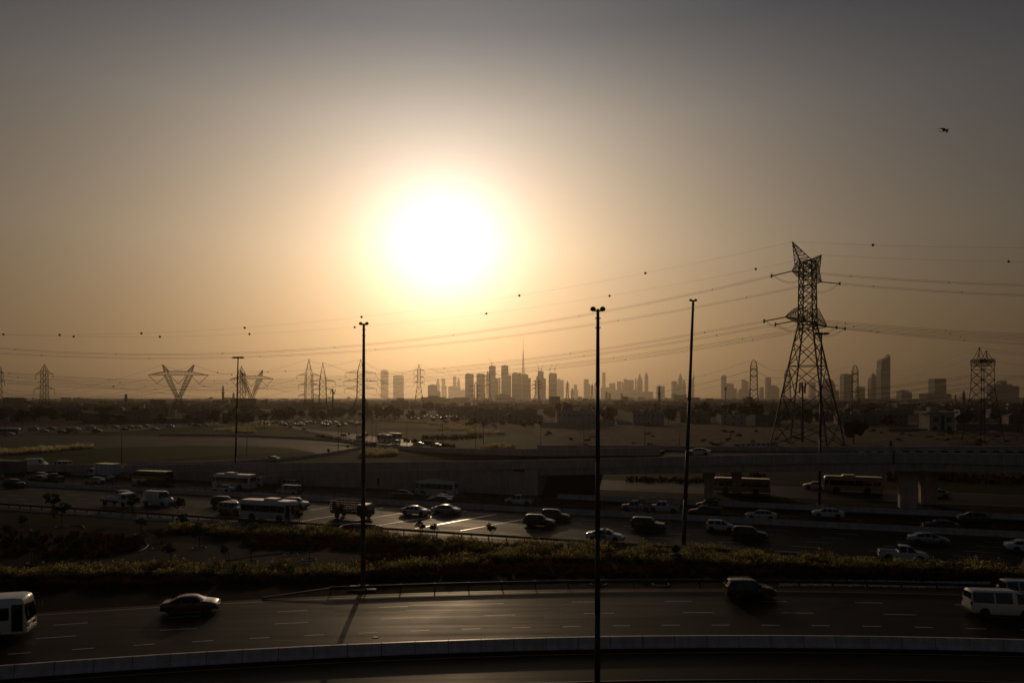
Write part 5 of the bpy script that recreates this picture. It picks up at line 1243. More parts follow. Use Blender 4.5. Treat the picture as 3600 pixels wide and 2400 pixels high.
# side profiles: (x, top height), (x, belt height); x forward, origin on the ground in the middle
KINDS = {
 'sedan': dict(L=4.75, W=1.82, top=[(-2.37, .55), (-2.33, .93), (-2.15, 1.02), (-1.72, 1.06), (-1.1, 1.36), (-.5, 1.45), (.2, 1.44), (.5, 1.38), (1.15, 1.02), (1.7, .94), (2.15, .82), (2.32, .66), (2.37, .45)], belt=[(-2.37, .5), (-2.3, .88), (-1.7, .97), (1.1, .95), (2.15, .76), (2.37, .42)], win=[(-1.5, -.62), (-.52, .1), (.2, .95)], ws=(.42, 1.12), rs=(-1.68, -1.12), wb=(-1.38, 1.42), wr=.33),
 'suv': dict(L=4.6, W=1.86, top=[(-2.3, .6), (-2.27, 1.05), (-2.2, 1.15), (-1.98, 1.6), (-1.75, 1.68), (-.6, 1.73), (.2, 1.70), (.48, 1.62), (1.05, 1.12), (1.7, 1.04), (2.1, .92), (2.26, .72), (2.3, .5)], belt=[(-2.3, .55), (-2.2, 1.04), (1.0, 1.04), (2.1, .86), (2.3, .46)], win=[(-1.95, -1.15), (-1.05, -.2), (-.1, .85)], ws=(.42, 1.02), rs=(-2.2, -1.98), wb=(-1.36, 1.38), wr=.36),
 'hatch': dict(L=4.0, W=1.74, top=[(-2.0, .6), (-1.97, 1.0), (-1.9, 1.08), (-1.65, 1.42), (-1.3, 1.5), (-.1, 1.52), (.35, 1.46), (.95, 1.06), (1.5, .95), (1.85, .8), (1.97, .64), (2.0, .45)], belt=[(-2.0, .55), (-1.9, 1.0), (.9, .98), (1.85, .75), (2.0, .42)], win=[(-1.62, -.85), (-.75, .05), (.15, .8)], ws=(.3, .92), rs=(-1.9, -1.65), wb=(-1.2, 1.22), wr=.31),
 'boxsuv': dict(L=4.8, W=1.88, top=[(-2.35, .65), (-2.32, 1.1), (-2.28, 1.2), (-2.18, 1.72), (-2.0, 1.82), (.2, 1.84), (.5, 1.76), (.95, 1.2), (1.2, 1.16), (2.2, 1.08), (2.34, .9), (2.4, .55)], belt=[(-2.35, .6), (-2.28, 1.1), (.95, 1.1), (2.2, 1.0), (2.4, .5)], win=[(-2.1, -1.2), (-1.1, -.2), (-.1, .8)], ws=(.45, .93), rs=(-2.28, -2.18), wb=(-1.4, 1.42), wr=.39),
 'van': dict(L=5.4, W=2.0, top=[(-2.7, .7), (-2.68, 1.6), (-2.62, 2.32), (-2.45, 2.46), (1.0, 2.46), (1.35, 2.36), (2.05, 1.36), (2.45, 1.12), (2.62, .95), (2.7, .55)], belt=[(-2.7, .6), (-2.62, 1.35), (1.9, 1.3), (2.45, 1.05), (2.7, .5)], win=[(1.02, 1.7)], ws=(1.32, 2.02), rs=None, wb=(-1.7, 1.85), wr=.35),
 'minivan': dict(L=4.9, W=1.88, top=[(-2.45, .65), (-2.43, 1.2), (-2.38, 1.82), (-2.2, 1.98), (1.0, 1.98), (1.4, 1.86), (2.05, 1.2), (2.35, 1.02), (2.42, .8), (2.45, .5)], belt=[(-2.45, .6), (-2.4, 1.12), (1.9, 1.08), (2.35, .95), (2.45, .46)], win=[(-2.3, -.75), (-.65, .62), (.95, 1.7)], ws=(1.38, 2.02), rs=(-2.42, -2.38), wb=(-1.5, 1.55), wr=.33),
 'pickup': dict(L=5.2, W=1.84, top=[(-2.6, .7), (-2.58, 1.06), (-.62, 1.08), (-.6, 1.12), (-.5, 1.66), (-.3, 1.74), (.55, 1.72), (.78, 1.64), (1.25, 1.14), (2.3, 1.0), (2.5, .84), (2.6, .55)], belt=[(-2.6, .65), (-2.55, 1.04), (1.2, 1.04), (2.3, .93), (2.6, .5)], win=[(-.45, .28), (.36, 1.08)], ws=(.72, 1.23), rs=(-.6, -.5), wb=(-1.62, 1.62), wr=.36, bed=(-2.5, -.72)),
}
def car_parts(kind, lod=0):
    K = KINDS[kind]; W = K['W'] / 2
    tx, tz = zip(*K['top']); bx, bz = zip(*K['belt'])
    xs = set(tx) | set(bx)
    for a, b in K['win']: xs |= {a, b}
    xs |= set(K['ws'])
    if K['rs']: xs |= set(K['rs'])
    xs = sorted(xs)
    rings = []
    for x in xs:
        zt = float(np.interp(x, tx, tz)); zb = min(float(np.interp(x, bx, bz)), zt - .02); zl = .2 if abs(x) < K['L'] / 2 - .35 else .32
        e = max(0, (abs(x) - (K['L'] / 2 - .55)) / .55); w = W * (1 - .16 * e * e); g = min(1, max(0, (zt - zb) / .45))
        wt = w * (.93 - .17 * g); zw = zt - .05 * g - .01; zl = min(zl, zb - .05)
        rings.append([(0, zl), (w * .9, zl), (w * .985, zl + .14), (w, (zl + zb) / 2 + .06), (w * .975, zb), (wt, zw), (wt * .86, zt), (0, zt + .015 * g)])
    P = {}
    def face_sets():
        body = MB(); ws = MB(); rs = MB(); wins = {}
        V = {}
        for i in range(len(xs) - 1):
            xm = (xs[i] + xs[i + 1]) / 2
            for sg in (1, -1):
                for j in range(7):
                    q = [(xs[i], sg * rings[i][j][0], rings[i][j][1]), (xs[i + 1], sg * rings[i + 1][j][0], rings[i + 1][j][1]), (xs[i + 1], sg * rings[i + 1][j + 1][0], rings[i + 1][j + 1][1]), (xs[i], sg * rings[i][j + 1][0], rings[i][j + 1][1])]
                    f = (0, 1, 2, 3) if sg < 0 else (3, 2, 1, 0)
                    t = body
                    if j == 4:
                        for k, (a, b) in enumerate(K['win']):
                            if a - 1e-4 <= xm <= b + 1e-4: t = wins.setdefault((k, sg), MB())
                    if j in (5, 6):
                        if K['ws'][0] < xm < K['ws'][1]: t = ws
                        if K['rs'] and K['rs'][0] < xm < K['rs'][1]: t = rs
                    t.add(q, [f])
        for i, d in ((0, 1), (len(xs) - 1, -1)):
            r = rings[i]; loop = [(xs[i], y, z) for y, z in r] + [(xs[i], -y, z) for y, z in reversed(r[1:-1])]
            body.add(loop, [tuple(range(len(loop)))] if d < 0 else [tuple(range(len(loop) - 1, -1, -1))])
        return body, ws, rs, wins
    return K, W, face_sets()
import bmesh
def weld(mb, name, m, smooth=True):
    bm = bmesh.new(); vs = [bm.verts.new(v) for v in mb.v]
    for f in mb.f:
        try: bm.faces.new([vs[i] for i in f])
        except ValueError: pass
    bmesh.ops.remove_doubles(bm, verts=bm.verts, dist=.002); bmesh.ops.dissolve_degenerate(bm, dist=.001, edges=bm.edges); bmesh.ops.recalc_face_normals(bm, faces=bm.faces)
    me = bpy.data.meshes.new(name); bm.to_mesh(me); bm.free(); me.materials.append(m)
    if smooth:
        me.polygons.foreach_set('use_smooth', [True] * len(me.polygons))
        try: me.set_sharp_from_angle(angle=math.radians(38))
        except Exception: pass
    return me
def wheel_meshes(r, w=.22):
    t = MB().lathe((0, 0, 0), [(r * .62, -w / 2), (r * .9, -w / 2), (r, -w * .3), (r, w * .3), (r * .9, w / 2), (r * .62, w / 2)], 18, 'Y').mesh('tyre', M_TYRE, True)
    mb = MB(); mb.lathe((0, 0, 0), [(r * .63, -w * .46), (r * .55, -w * .36), (r * .16, -w * .4), (r * .16, w * .4), (r * .55, w * .36), (r * .63, w * .46)], 18, 'Y')
    rim = MB().add(mb.v, mb.f)
    for k in range(5):
        a = k * 2 * math.pi / 5
        for s in (-1, 1): rim.beam((0, s * w * .44, 0), (math.cos(a) * r * .58, s * w * .42, math.sin(a) * r * .58), r * .07)
    return t, rim.mesh('rim', M_RIM)
WHEELS = {}
def add_wheel(root, x, y, r, w=.22):
    if (r, w) not in WHEELS: WHEELS[(r, w)] = wheel_meshes(r, w)
    t, rm = WHEELS[(r, w)]
    o = link('wheel', t, root, (x, y, r)); link('rim', rm, o); return o
CARP = {}
def make_car(kind):
    """prototype meshes of one kind of car: list of (name, mesh, location, painted?)"""
    if kind in CARP: return CARP[kind]
    K, W, (body, ws, rs, wins) = car_parts(kind)
    L = K['L'] / 2; out = []
    out.append(('body', weld(body, 'body', PAINT['white']), None, True))
    for (k, sg), mb in wins.items(): out.append(('side_window', weld(mb, 'side_window', M_GLASS), None, False))
    out.append(('windscreen', weld(ws, 'windscreen', M_GLASS), None, False))
    if K['rs']: out.append(('rear_window', weld(rs, 'rear_window', M_GLASS), None, False))
    zf = float(np.interp(L - .12, *zip(*K['top']))); zr = float(np.interp(-L + .06, *zip(*K['top'])))
    for sg in (-1, 1):
        out.append(('headlight', MB().box((L - .14, sg * W * .66, min(.78, zf - .06)), (.22, W * .36, .13)).mesh('headlight', M_LAMPF), None, False))
        zt = .82 if kind in ('sedan', 'pickup', 'hatch') else 1.0
        out.append(('taillight', MB().box((-L + .07, sg * W * .74, zt), (.12, W * .26, .16 if kind == 'sedan' else .34)).mesh('taillight', M_LAMPR), None, False))
        mx = K['ws'][1] - .12; mz = float(np.interp(mx, *zip(*K['belt']))) + .1
        out.append(('wing_mirror', MB().box((mx, sg * (W + .08), mz), (.12, .2, .14)).mesh('wing_mirror', M_TRIM), None, False))
    out.append(('front_bumper', MB().box((L - .06, 0, .36), (.2, W * 1.5, .2)).mesh('front_bumper', M_TRIM), None, False))
    out.append(('rear_bumper', MB().box((-L + .06, 0, .4), (.2, W * 1.55, .18)).mesh('rear_bumper', M_TRIM), None, False))
    out.append(('grille', MB().box((L - .03, 0, .58), (.1, W * .7, .13)).mesh('grille', M_CHROME), None, False))
    for x in K['wb']:
        for sg in (-1, 1):
            ar = MB().lathe((x, sg * (W - .055), K['wr'] + .02), [(K['wr'] * 1.18, -.07), (K['wr'] * 1.18, .07)], 18, 'Y')
            out.append(('wheel_arch', ar.mesh('wheel_arch', M_TRIM), None, False))
    if kind == 'pickup':
        a, b = K['bed']; out.append(('cargo_bed', MB().box(((a + b) / 2, 0, 1.06), (b - a, W * 1.66, .1)).mesh('cargo_bed', M_TRIM), None, False))
    if kind in ('suv', 'boxsuv'):
        for sg in (-1, 1): out.append(('roof_rail', MB().beam((-1.7, sg * W * .66, 1.74 if kind == 'suv' else 1.87), (.1, sg * W * .66, 1.76 if kind == 'suv' else 1.87), .025).mesh('roof_rail', M_CHROME), None, False))
    if kind == 'boxsuv':
        out.append(('spare_wheel', MB().lathe((-2.44, 0, 1.0), [(.1, -.1), (.34, -.1), (.37, 0), (.34, .1), (.1, .1)], 16, 'X').mesh('spare_wheel', M_TRIM, True), None, False))
    CARP[kind] = (K, W, out); return CARP[kind]
LOWP = {}
def low_car(kind, col):
    if (kind, col) in LOWP: return LOWP[(kind, col)]
    K, W, (body, ws, rs, wins) = car_parts(kind)
    V = []; Fc = []; mi = []
    def put(mb, k):
        o = len(V); V.extend(mb.v); Fc.extend([tuple(i + o for i in f) for f in mb.f]); mi.extend([k] * len(mb.f))
    put(body, 0); put(ws, 1); put(rs, 1)
    for m in wins.values(): put(m, 1)
    t = MB()
    for x in K['wb']:
        for sg in (-1, 1): t.lathe((x, sg * (W - .1), K['wr']), [(K['wr'], -.11), (K['wr'], .11)], 10, 'Y')
    put(t, 2)
    me = bpy.data.meshes.new('car'); me.from_pydata(V, [], Fc)
    for m in (PAINT[col], M_GLASS, M_TYRE): me.materials.append(m)
    me.polygons.foreach_set('material_index', mi); me.update(); LOWP[(kind, col)] = me; return me
CATN = dict(sedan=('car', 'car'), suv=('suv', 'car'), hatch=('hatchback', 'car'), boxsuv=('suv', 'car'), van=('van', 'van'), minivan=('minivan', 'van'), pickup=('pickup_truck', 'pickup truck'))
def car(kind, col, loc, rz, label, sc=1.0, group=None):
    K, W, parts = make_car(kind); n, cat = CATN[kind]
    r = thing(n, label, cat, loc, rz, group)
    for nm, me, l, p in parts: link(nm, me, r, m=PAINT[col] if p else None)
    for x in K['wb']:
        for sg in (-1, 1): add_wheel(r, x, sg * (W - .09), K['wr'])
    if sc != 1: r.scale = (sc,) * 3
    return r
def far_car(kind, col, loc, rz, label, group=None):
    n, cat = CATN[kind]; o = link(n, low_car(kind, col), None, loc, rz); return tag(o, label, cat, group)
def bus(loc, rz, label, col='white', L=9.6, Hh=3.1, nwin=6, lower=None, ac=True, W=2.45, name='bus'):
    r = thing(name, label, 'bus', loc, rz); w = W / 2; l = L / 2
    sec = [(0, .32), (w * .94, .32), (w, .55), (w, 1.35), (w * .99, 2.35), (w * .97, Hh - .28), (w * .86, Hh - .06), (0, Hh)]
    st = [(-l, .93, .94), (-l + .12, .98, .985), (-l + .5, 1, 1), (l - .9, 1, 1), (l - .35, .985, .985), (l - .08, .94, .95), (l, .86, .9)]
    rings = []
    for x, ky, kz in st:
        h = [(y * ky, .32 + (z - .32) * kz) for y, z in sec]
        xx = lambda z: x - (.28 * max(0, z - 1.2) / 1.8 if x > l - .4 else 0)
        rings.append([(xx(z), y, z) for y, z in h] + [(xx(z), -y, z) for y, z in reversed(h[1:-1])])
    mb = MB(); mb.sweep(rings); me = weld(mb, 'body', PAINT[col]); link('body', me, r)
    a, b = -l + .35, l - 1.15; step = (b - a) / nwin
    wm = MB().box((0, 0, 0), (step - .07, .05, .98)).mesh('window', M_GLASS)
    for k in range(nwin):
        for sg in (-1, 1): link('window', wm, r, (a + step * (k + .5), sg * (w * .995), 1.9))
    MB().box((l - .62, -w * .99, 1.55), (.75, .06, 2.1)).build('door', M_GLASS, r)
    MB().box((l - .62, w * .99, 1.95), (.7, .05, .9)).build('driver_window', M_GLASS, r)
    MB().sweep([[(l - .02, -w * .82, 1.25), (l - .02, w * .82, 1.25), (l - .30, w * .78, 2.62), (l - .30, -w * .78, 2.62)], [(l + .05, -w * .8, 1.25), (l + .05, w * .8, 1.25), (l - .23, w * .76, 2.6), (l - .23, -w * .76, 2.6)]]).build('windscreen', M_GLASS, r)
    MB().box((-l - .0, 0, 2.05), (.1, W * .72, .85)).build('rear_window', M_GLASS, r)
    for sg in (-1, 1):
        MB().box((l - .02, sg * w * .62, .85), (.14, .42, .2)).build('headlight', M_LAMPF, r)
        MB().box((-l + .01, sg * w * .78, 1.0), (.1, .22, .5)).build('taillight', M_LAMPR, r)
        MB().tube([(l - .3, sg * w * .95, 2.6), (l + .15, sg * (w + .15), 2.55), (l + .2, sg * (w + .2), 2.1)], .03).build('mirror_arm', M_TRIM, r)
        MB().box((l + .2, sg * (w + .2), 1.95), (.1, .22, .42)).build('wing_mirror', M_TRIM, r)
        for x in (-l * .5, l * .55):
            MB().lathe((x, sg * (w - .05), .5), [(.6, -.08), (.6, .08)], 18, 'Y').build('wheel_arch', M_TRIM, r); add_wheel(r, x, sg * (w - .12), .48, .28)
    for k, z in enumerate((.55, .72, 1.0)): MB().box((l - .0 - .0, 0, z), (.12, W * (.74 - .06 * k), .05)).build('grille_bar', M_CHROME, r)
    if ac:
        MB().sweep([[(-.6, -w * .62, Hh - .04), (1.9, -w * .62, Hh - .04), (1.9, w * .62, Hh - .04), (-.6, w * .62, Hh - .04)], [(-.4, -w * .55, Hh + .24), (1.6, -w * .55, Hh + .24), (1.6, w * .55, Hh + .24), (-.4, w * .55, Hh + .24)]]).build('roof_unit', PAINT[col], r)
    if lower == 'diagonal':      # white front quarter on a dark coach
        for sg in (-1, 1):
            y = sg * (w + .012); q = [(l - .1, y, .55), (l - .1, y, 1.36), (.3, y, 1.36), (1.9, y, .55)]
            MB().sweep([q, [(x, y - sg * .03, z) for x, _, z in q]]).build('white_panel', PAINT['white'], r)
    return r
def truck(loc, rz, label, kind, Lb=5.5, hb=2.4, col='white', name='truck', cabcol='white'):
    r = thing(name, label, 'truck', loc, rz); w = 1.15
    xc = Lb / 2 + 1.0
    sec = [(-1.0, .5), (.78, .5), (.92, .8), (.9, 1.35), (.62, 2.15), (.4, 2.28), (-1.0, 2.28)]
    MB().sweep([[(xc + x, -w * .94, z) for x, z in sec], [(xc + x, w * .94, z) for x, z in sec]]).build('cab', PAINT[cabcol], r)
    MB().sweep([[(xc + .9, -w * .82, 1.38), (xc + .9, w * .82, 1.38), (xc + .64, w * .8, 2.1), (xc + .64, -w * .8, 2.1)], [(xc + .96, -w * .82, 1.38), (xc + .96, w * .82, 1.38), (xc + .7, w * .8, 2.1), (xc + .7, -w * .8, 2.1)]]).build('windscreen', M_GLASS, r)
    for sg in (-1, 1):
        MB().box((xc + .12, sg * w * .945, 1.72), (.85, .05, .62)).build('side_window', M_GLASS, r)
        MB().box((xc + .9, sg * w * .7, .78), (.1, .32, .18)).build('headlight', M_LAMPF, r)
        MB().box((xc + .75, sg * (w + .12), 1.75), (.08, .2, .4)).build('wing_mirror', M_TRIM, r)
        for x in (-Lb * .28, xc - .05): add_wheel(r, x, sg * (w - .15), .42, .26)
        MB().box((-Lb / 2 - .02, sg * w * .8, .85), (.08, .3, .18)).build('taillight', M_LAMPR, r)
    MB().box((.2, 0, .72), (Lb + .9, .9, .25)).build('chassis', M_TRIM, r)
    if kind == 'box':
        MB().box((-.1, 0, .95 + hb / 2), (Lb, w * 2.05, hb)).build('cargo_box', PAINT[col], r)
        for k in range(4):
            for sg in (-1, 1): MB().box((-.1 - Lb / 2 + Lb * (k + .5) / 4, sg * w * 1.03, .95 + hb / 2), (.06, .05, hb * .98)).build('box_rib', M_RIM, r)
    elif kind == 'flat':
        MB().box((-.1, 0, .95), (Lb, w * 2.02, .14)).build('flatbed', M_TRIM, r)
        for x, y, sx, sy in ((-.1, -w, Lb, .06), (-.1, w, Lb, .06), (-.1 - Lb / 2, 0, .06, w * 2)): MB().box((x, y, 1.2), (sx, sy, .42)).build('side_board', PAINT[col], r)
    elif kind == 'stake':
        MB().box((-.1, 0, .95), (Lb, w * 2.02, .14)).build('flatbed', M_TRIM, r)
        for sg in (-1, 1):
            for k in range(5): MB().box((-.1, sg * w, 1.15 + k * .34), (Lb, .05, .24)).build('stake_board', PAINT[col], r)
            for k in range(6): MB().box((-.1 - Lb / 2 + Lb * k / 5, sg * w * 1.04, 1.85), (.08, .08, 1.8)).build('stake', PAINT[col], r)
        for k in range(5): MB().box((-.1 - Lb / 2, 0, 1.15 + k * .34), (.05, w * 2, .24)).build('stake_board', PAINT[col], r)
    return r
RIGHT = HA; LEFT = HA + math.pi
def at(px, py): return G(px, py, 0.02)
hwy = [  # kind, colour, px centre, px ground row, direction, label, scale
 ('suv', 'dark', 49, 1711, RIGHT, 'dark SUV heading right beside the dividing barrier near the container truck'),
 ('hatch', 'white', 440, 1752, RIGHT, 'white hatchback overtaking the white flatbed truck'),
 ('suv', 'black', 788, 1778, RIGHT, 'black SUV just behind the silver off-roader and the white bus'),
 ('boxsuv', 'silver', 817, 1803, RIGHT, 'silver off-roader tailing the big white bus'),
 ('suv', 'white', 1040, 1783, RIGHT, 'white SUV half hidden by the big white bus front'),
 ('sedan', 'white', 1460, 1808, RIGHT, 'white saloon crossing the bright rumble strips, behind a silver one'),
 ('sedan', 'silver', 1571, 1804, RIGHT, 'silver saloon just past the bright rumble strips'),
 ('suv', 'dark', 1954, 1828, RIGHT, 'dark SUV driving one lane further from the guardrail than its twin'),
 ('suv', 'black', 1897, 1848, RIGHT, 'black SUV at the end of the rumble strips beside a dark one'),
 ('boxsuv', 'black', 2281, 1862, RIGHT, 'black boxy SUV with a spare wheel on its tailgate'),
 ('hatch', 'white', 2533, 1864, RIGHT, 'white crossover with a dark SUV close in front'),
 ('suv', 'black', 2635, 1894, RIGHT, 'black SUV close in front of the white crossover'),
 ('sedan', 'silver', 3264, 1910, RIGHT, 'silver saloon passing the white double-cab pickup'),
 ('pickup', 'white', 3174, 1967, RIGHT, 'white double-cab pickup hugging the guardrail'),
 ('sedan', 'white', 3612, 1938, RIGHT, 'white saloon beside the yellow road marking'),
 ('sedan', 'silver', 139, 1681, LEFT, 'silver saloon behind a black one next to the container truck'),
 ('sedan', 'black', 136, 1692, LEFT, 'black saloon beside the dividing barrier near the container truck'),
 ('pickup', 'dark', 188, 1690, LEFT, 'dark pickup following the black saloon'),
 ('sedan', 'silver', 368, 1688, LEFT, 'silver saloon beside the white box truck'),
 ('sedan', 'beige', 333, 1699, LEFT, 'beige saloon just ahead of the box truck'),
 ('sedan', 'white', 786, 1728, LEFT, 'white saloon half hidden by the barrier below the white coach'),
 ('suv', 'white', 1013, 1714, LEFT, 'white SUV right behind the stake-sided truck'),
 ('minivan', 'silver', 1016, 1739, LEFT, 'silver minivan near the dividing barrier'),
 ('sedan', 'black', 1412, 1747, LEFT, 'black saloon ahead of the white minibus by the retaining wall'),
 ('sedan', 'silver', 1551, 1762, LEFT, 'silver saloon hidden behind a black saloon below the minibus'),
 ('sedan', 'black', 1546, 1770, LEFT, 'black saloon behind the dividing barrier below the minibus'),
 ('pickup', 'white', 1826, 1772, LEFT, 'white double-cab pickup alone by the bridge abutment'),
 ('pickup', 'silver', 2238, 1795, LEFT, 'pale pickup with a load on its roof rack under the bridge'),
 ('pickup', 'white', 2333, 1797, LEFT, 'white single-cab pickup close behind the loaded one'),
 ('pickup', 'dark', 2479, 1814, LEFT, 'dark pickup with a covered bed beyond the dividing barrier'),
 ('hatch', 'grey', 2489, 1787, LEFT, 'grey hatchback beyond the dark pickup'),
 ('sedan', 'white', 2675, 1824, LEFT, 'white saloon cut by the fence between the leaning mast and the white compact'),
 ('sedan', 'white', 2910, 1817, LEFT, 'white saloon right of the high-mast lamp below the coach'),
 ('hatch', 'green', 3418, 1834, LEFT, 'small pale green hatchback'),
 ('sedan', 'maroon', 3307, 1862, LEFT, 'dark maroon saloon half hidden by the dividing barrier'),
 ('sedan', 'white', 2866, 1716, LEFT, 'white saloon ahead of the coach under the bridge'),
 ('sedan', 'white', 3290, 1745, LEFT, 'white saloon half hidden behind the big bridge pier'),
]
for k, c, px, py, rz, lb in hwy:
    o = car(k, c, at(px, py), rz, lb)
    if 'loaded' not in lb and 'roof rack' in lb:
        MB().box((-.9, 0, 1.72), (1.3, 1.3, .1)).build('roof_rack', M_TRIM, o); MB().box((-1.0, 0, 1.98), (1.0, 1.0, .4)).build('roof_load', PAINT['beige'], o)
    if 'covered bed' in lb: MB().box((-1.62, 0, 1.3), (1.85, 1.6, .42)).build('bed_cover', M_TRIM, o)
o = car('sedan', 'white', at(2128, 1899), RIGHT, 'white taxi with teal doors and a roof sign behind the thick lamp post', 1.04)
MB().box((-.1, 0, 1.53), (.22, .7, .16)).build('roof_sign', M_TRIM, o)
TEAL = paint('teal', (.06, .20, .18)); YEL = paint('yellow', (.45, .36, .05))
for sg in (-1, 1):
    MB().box((-.15, sg * .915, .68), (.72, .012, .46)).build('teal_door_panel', TEAL, o); MB().box((-.85, sg * .915, .62), (.5, .012, .2)).build('yellow_door_panel', YEL, o)
truck(at(403, 1775), RIGHT, 'white flatbed truck with low side boards beside the white hatchback', 'flat', 4.0, col='white')
car('van', 'white', at(556, 1774), RIGHT, 'white high-roofed panel van on the near carriageway')
bus(at(948, 1826), RIGHT, 'big white bus with dark windows beside the guardrail', 'white', 9.4, 3.15, 6)
truck(at(1222, 1818), RIGHT, 'dark green stake-sided truck on the near carriageway', 'stake', 4.6, col='dkgreen', cabcol='dkgreen')
truck(at(378, 1680), LEFT, 'white box truck before the lawn on the far carriageway', 'box', 5.4, 2.5)
bus(at(537, 1703), LEFT, 'dark coach with a white front quarter', 'black', 9.0, 3.1, 7, 'diagonal', False)
bus(at(823, 1717), LEFT, 'white coach with a roof unit below the slim high-mast lamp', 'white', 9.4, 3.15, 6)
truck(at(960, 1714), LEFT, 'pale stake-sided truck in front of the retaining wall', 'stake', 3.6, col='silver')
bus(at(1535, 1741), LEFT, 'white minibus in front of the retaining wall', 'white', 8.3, 2.9, 6)
bus(at(2606, 1731), LEFT, 'cream bus with a row of open windows under the bridge', 'beige', 10.8, 3.0, 9, None, False)
bus(at(2995, 1728), LEFT, 'white coach with a roof unit under the bridge', 'white', 10.8, 3.2, 6)
# container lorry with its lettering
def lorry():
    r = thing('container_lorry', 'articulated lorry with a grey container lettered in red', 'lorry', at(-6, 1674), LEFT)
    MB().box((-1.6, 0, 2.55), (12.2, 2.44, 2.75)).build('container', mat('container_grey', (.20, .185, .175), .6, var=.2, scale=.8), r)
    for k in range(18):
        for sg in (-1, 1): MB().box((-7.4 + k * .68, sg * 1.225, 2.55), (.16, .05, 2.5)).build('corrugation', MATS['container_grey'], r)
    MB().box((-1.6, 0, 1.02), (12.0, 1.0, .3)).build('chassis', M_TRIM, r)
    for x in (-6.4, -5.2, -4.0, 4.6, 6.6):
        for sg in (-1, 1): add_wheel(r, x, sg * 1.05, .5, .3)
    sec = [(4.9, .6), (7.1, .6), (7.2, 1.2), (7.1, 2.0), (6.9, 3.3), (4.9, 3.4)]
    MB().sweep([[(x, -1.2, z) for x, z in sec], [(x, 1.2, z) for x, z in sec]]).build('tractor_cab', PAINT['white'], r)
    MB().box((7.08, 0, 2.5), (.1, 2.0, 1.0)).build('windscreen', M_GLASS, r)
    red = mat('lettering_red', (.16, .012, .010), .6, var=.2)
    cu = bpy.data.curves.new('lettering', 'FONT'); cu.body = 'YANG MING'; cu.size = 1.25; cu.extrude = .008; cu.align_x = 'CENTER'; cu.align_y = 'CENTER'
    t = bpy.data.objects.new('tmp', cu); COL.objects.link(t); bpy.context.view_layer.update()
    me = bpy.data.meshes.new_from_object(t.evaluated_get(bpy.context.evaluated_depsgraph_get())); bpy.data.objects.remove(t); me.materials.clear(); me.materials.append(red)
    o = link('lettering', me, r, (-2.6, 1.265, 2.75)); o.rotation_euler = (math.pi / 2, 0, math.pi); o.scale = (.78, 1, 1)
    MB().box((1.9, 1.262, 2.75), (.7, .02, 1.3)).build('emblem', red, r)
lorry()
# near road
x = (95 - 1800) / F * 58
bus(NR(-43.9, 63.9), NRrz(-43), 'white bus with chrome bars behind the dark red saloon on the near road', 'white', 10.5, 3.15, 7, None, False)
car('sedan', 'red', NR(-28.5, 67.2), NRrz(-28), 'dark red saloon alone on the near road')
car('suv', 'black', NR(22.6, 67.0), NRrz(22.6), 'black SUV with roof rails alone on the near road', 1.0)
car('minivan', 'white', NR(42.6, 62.9), NRrz(45), 'white minibus van on the near road beside a silver SUV', 1.08)
car('boxsuv', 'silver', NR(48.3, 68.0), NRrz(47), 'silver SUV beyond the white minibus van')
# middle distance
mid = [('sedan', 'black', 1207, 1532, 2.2, 'black car alone on the bright slip road'), ('suv', 'dark', 1263, 1541, 2.2, 'dark SUV nearest the high-mast lamp on the slip road'), ('suv', 'black', 1281, 1533, 2.2, 'black SUV behind another, half hidden by the lamp'), ('suv', 'white', 1392, 1560, 2.3, 'white-roofed SUV in front of the two slip road buses'),
 ('sedan', 'white', 1472, 1566, 2.5, 'white saloon roof behind the slip road barrier'), ('sedan', 'silver', 1533, 1571, 2.6, 'pale car roof further along the slip road barrier'), ('van', 'white', 984, 1495, 2.0, 'white van at the far bend of the slip road'), ('minivan', 'beige', 1020, 1494, 2.0, 'pale minivan at the far bend of the slip road'), ('suv', 'dark', 1021, 1502, 2.0, 'dark SUV with a bright roof at the far bend'), ('sedan', 'white', 1069, 1509, 2.1, 'white saloon where the slip road narrows'),
 ('sedan', 'white', 958, 1620, 2.85, 'white saloon alone on the near side of the loop road'), ('van', 'white', 128, 1643, 0.1, 'white van peeping out behind the container lorry'), ('minivan', 'white', 218, 1645, 3.0, 'white minivan alone behind the ramp parapet'),
 ('hatch', 'white', 2439, 1588, 3.0, '')]
for k, c, px, py, rz, lb in mid:
    if lb: far_car(k, c, G(px, py, .06), rz, lb)
p = edge1(2440) + HN * 13; o = car('sedan', 'white', Vector((p.x, p.y, p.z - .85)), LEFT, 'white car on the bridge, only its roof above the parapet')
bus(G(1352, 1551, .05), 2.25, 'white bus on the slip road, front of a pair', 'white', 9.5, 3.1, 6)
bus(G(1386, 1545, .05), 2.25, 'beige bus on the slip road, back of a pair', 'beige', 9.5, 3.1, 6, None, False)
cross = [('sedan', 'white', 33, 1529), ('van', 'silver', 118, 1512), ('sedan', 'white', 156, 1518), ('sedan', 'black', 183, 1509), ('sedan', 'grey', 219, 1520), ('van', 'white', 318, 1508), ('suv', 'black', 343, 1518), ('sedan', 'white', 405, 1503), ('sedan', 'grey', 458, 1503), ('sedan', 'white', 486, 1503), ('sedan', 'dark', 510, 1499), ('sedan', 'white', 544, 1511), ('suv', 'silver', 598, 1501), ('sedan', 'dark', 672, 1495), ('suv', 'dark', 691, 1497), ('hatch', 'white', 721, 1495), ('sedan', 'white', 784, 1489), ('sedan', 'silver', 805, 1487), ('suv', 'white', 270, 1512), ('sedan', 'dark', 440, 1511)]
CR = random.Random(2)
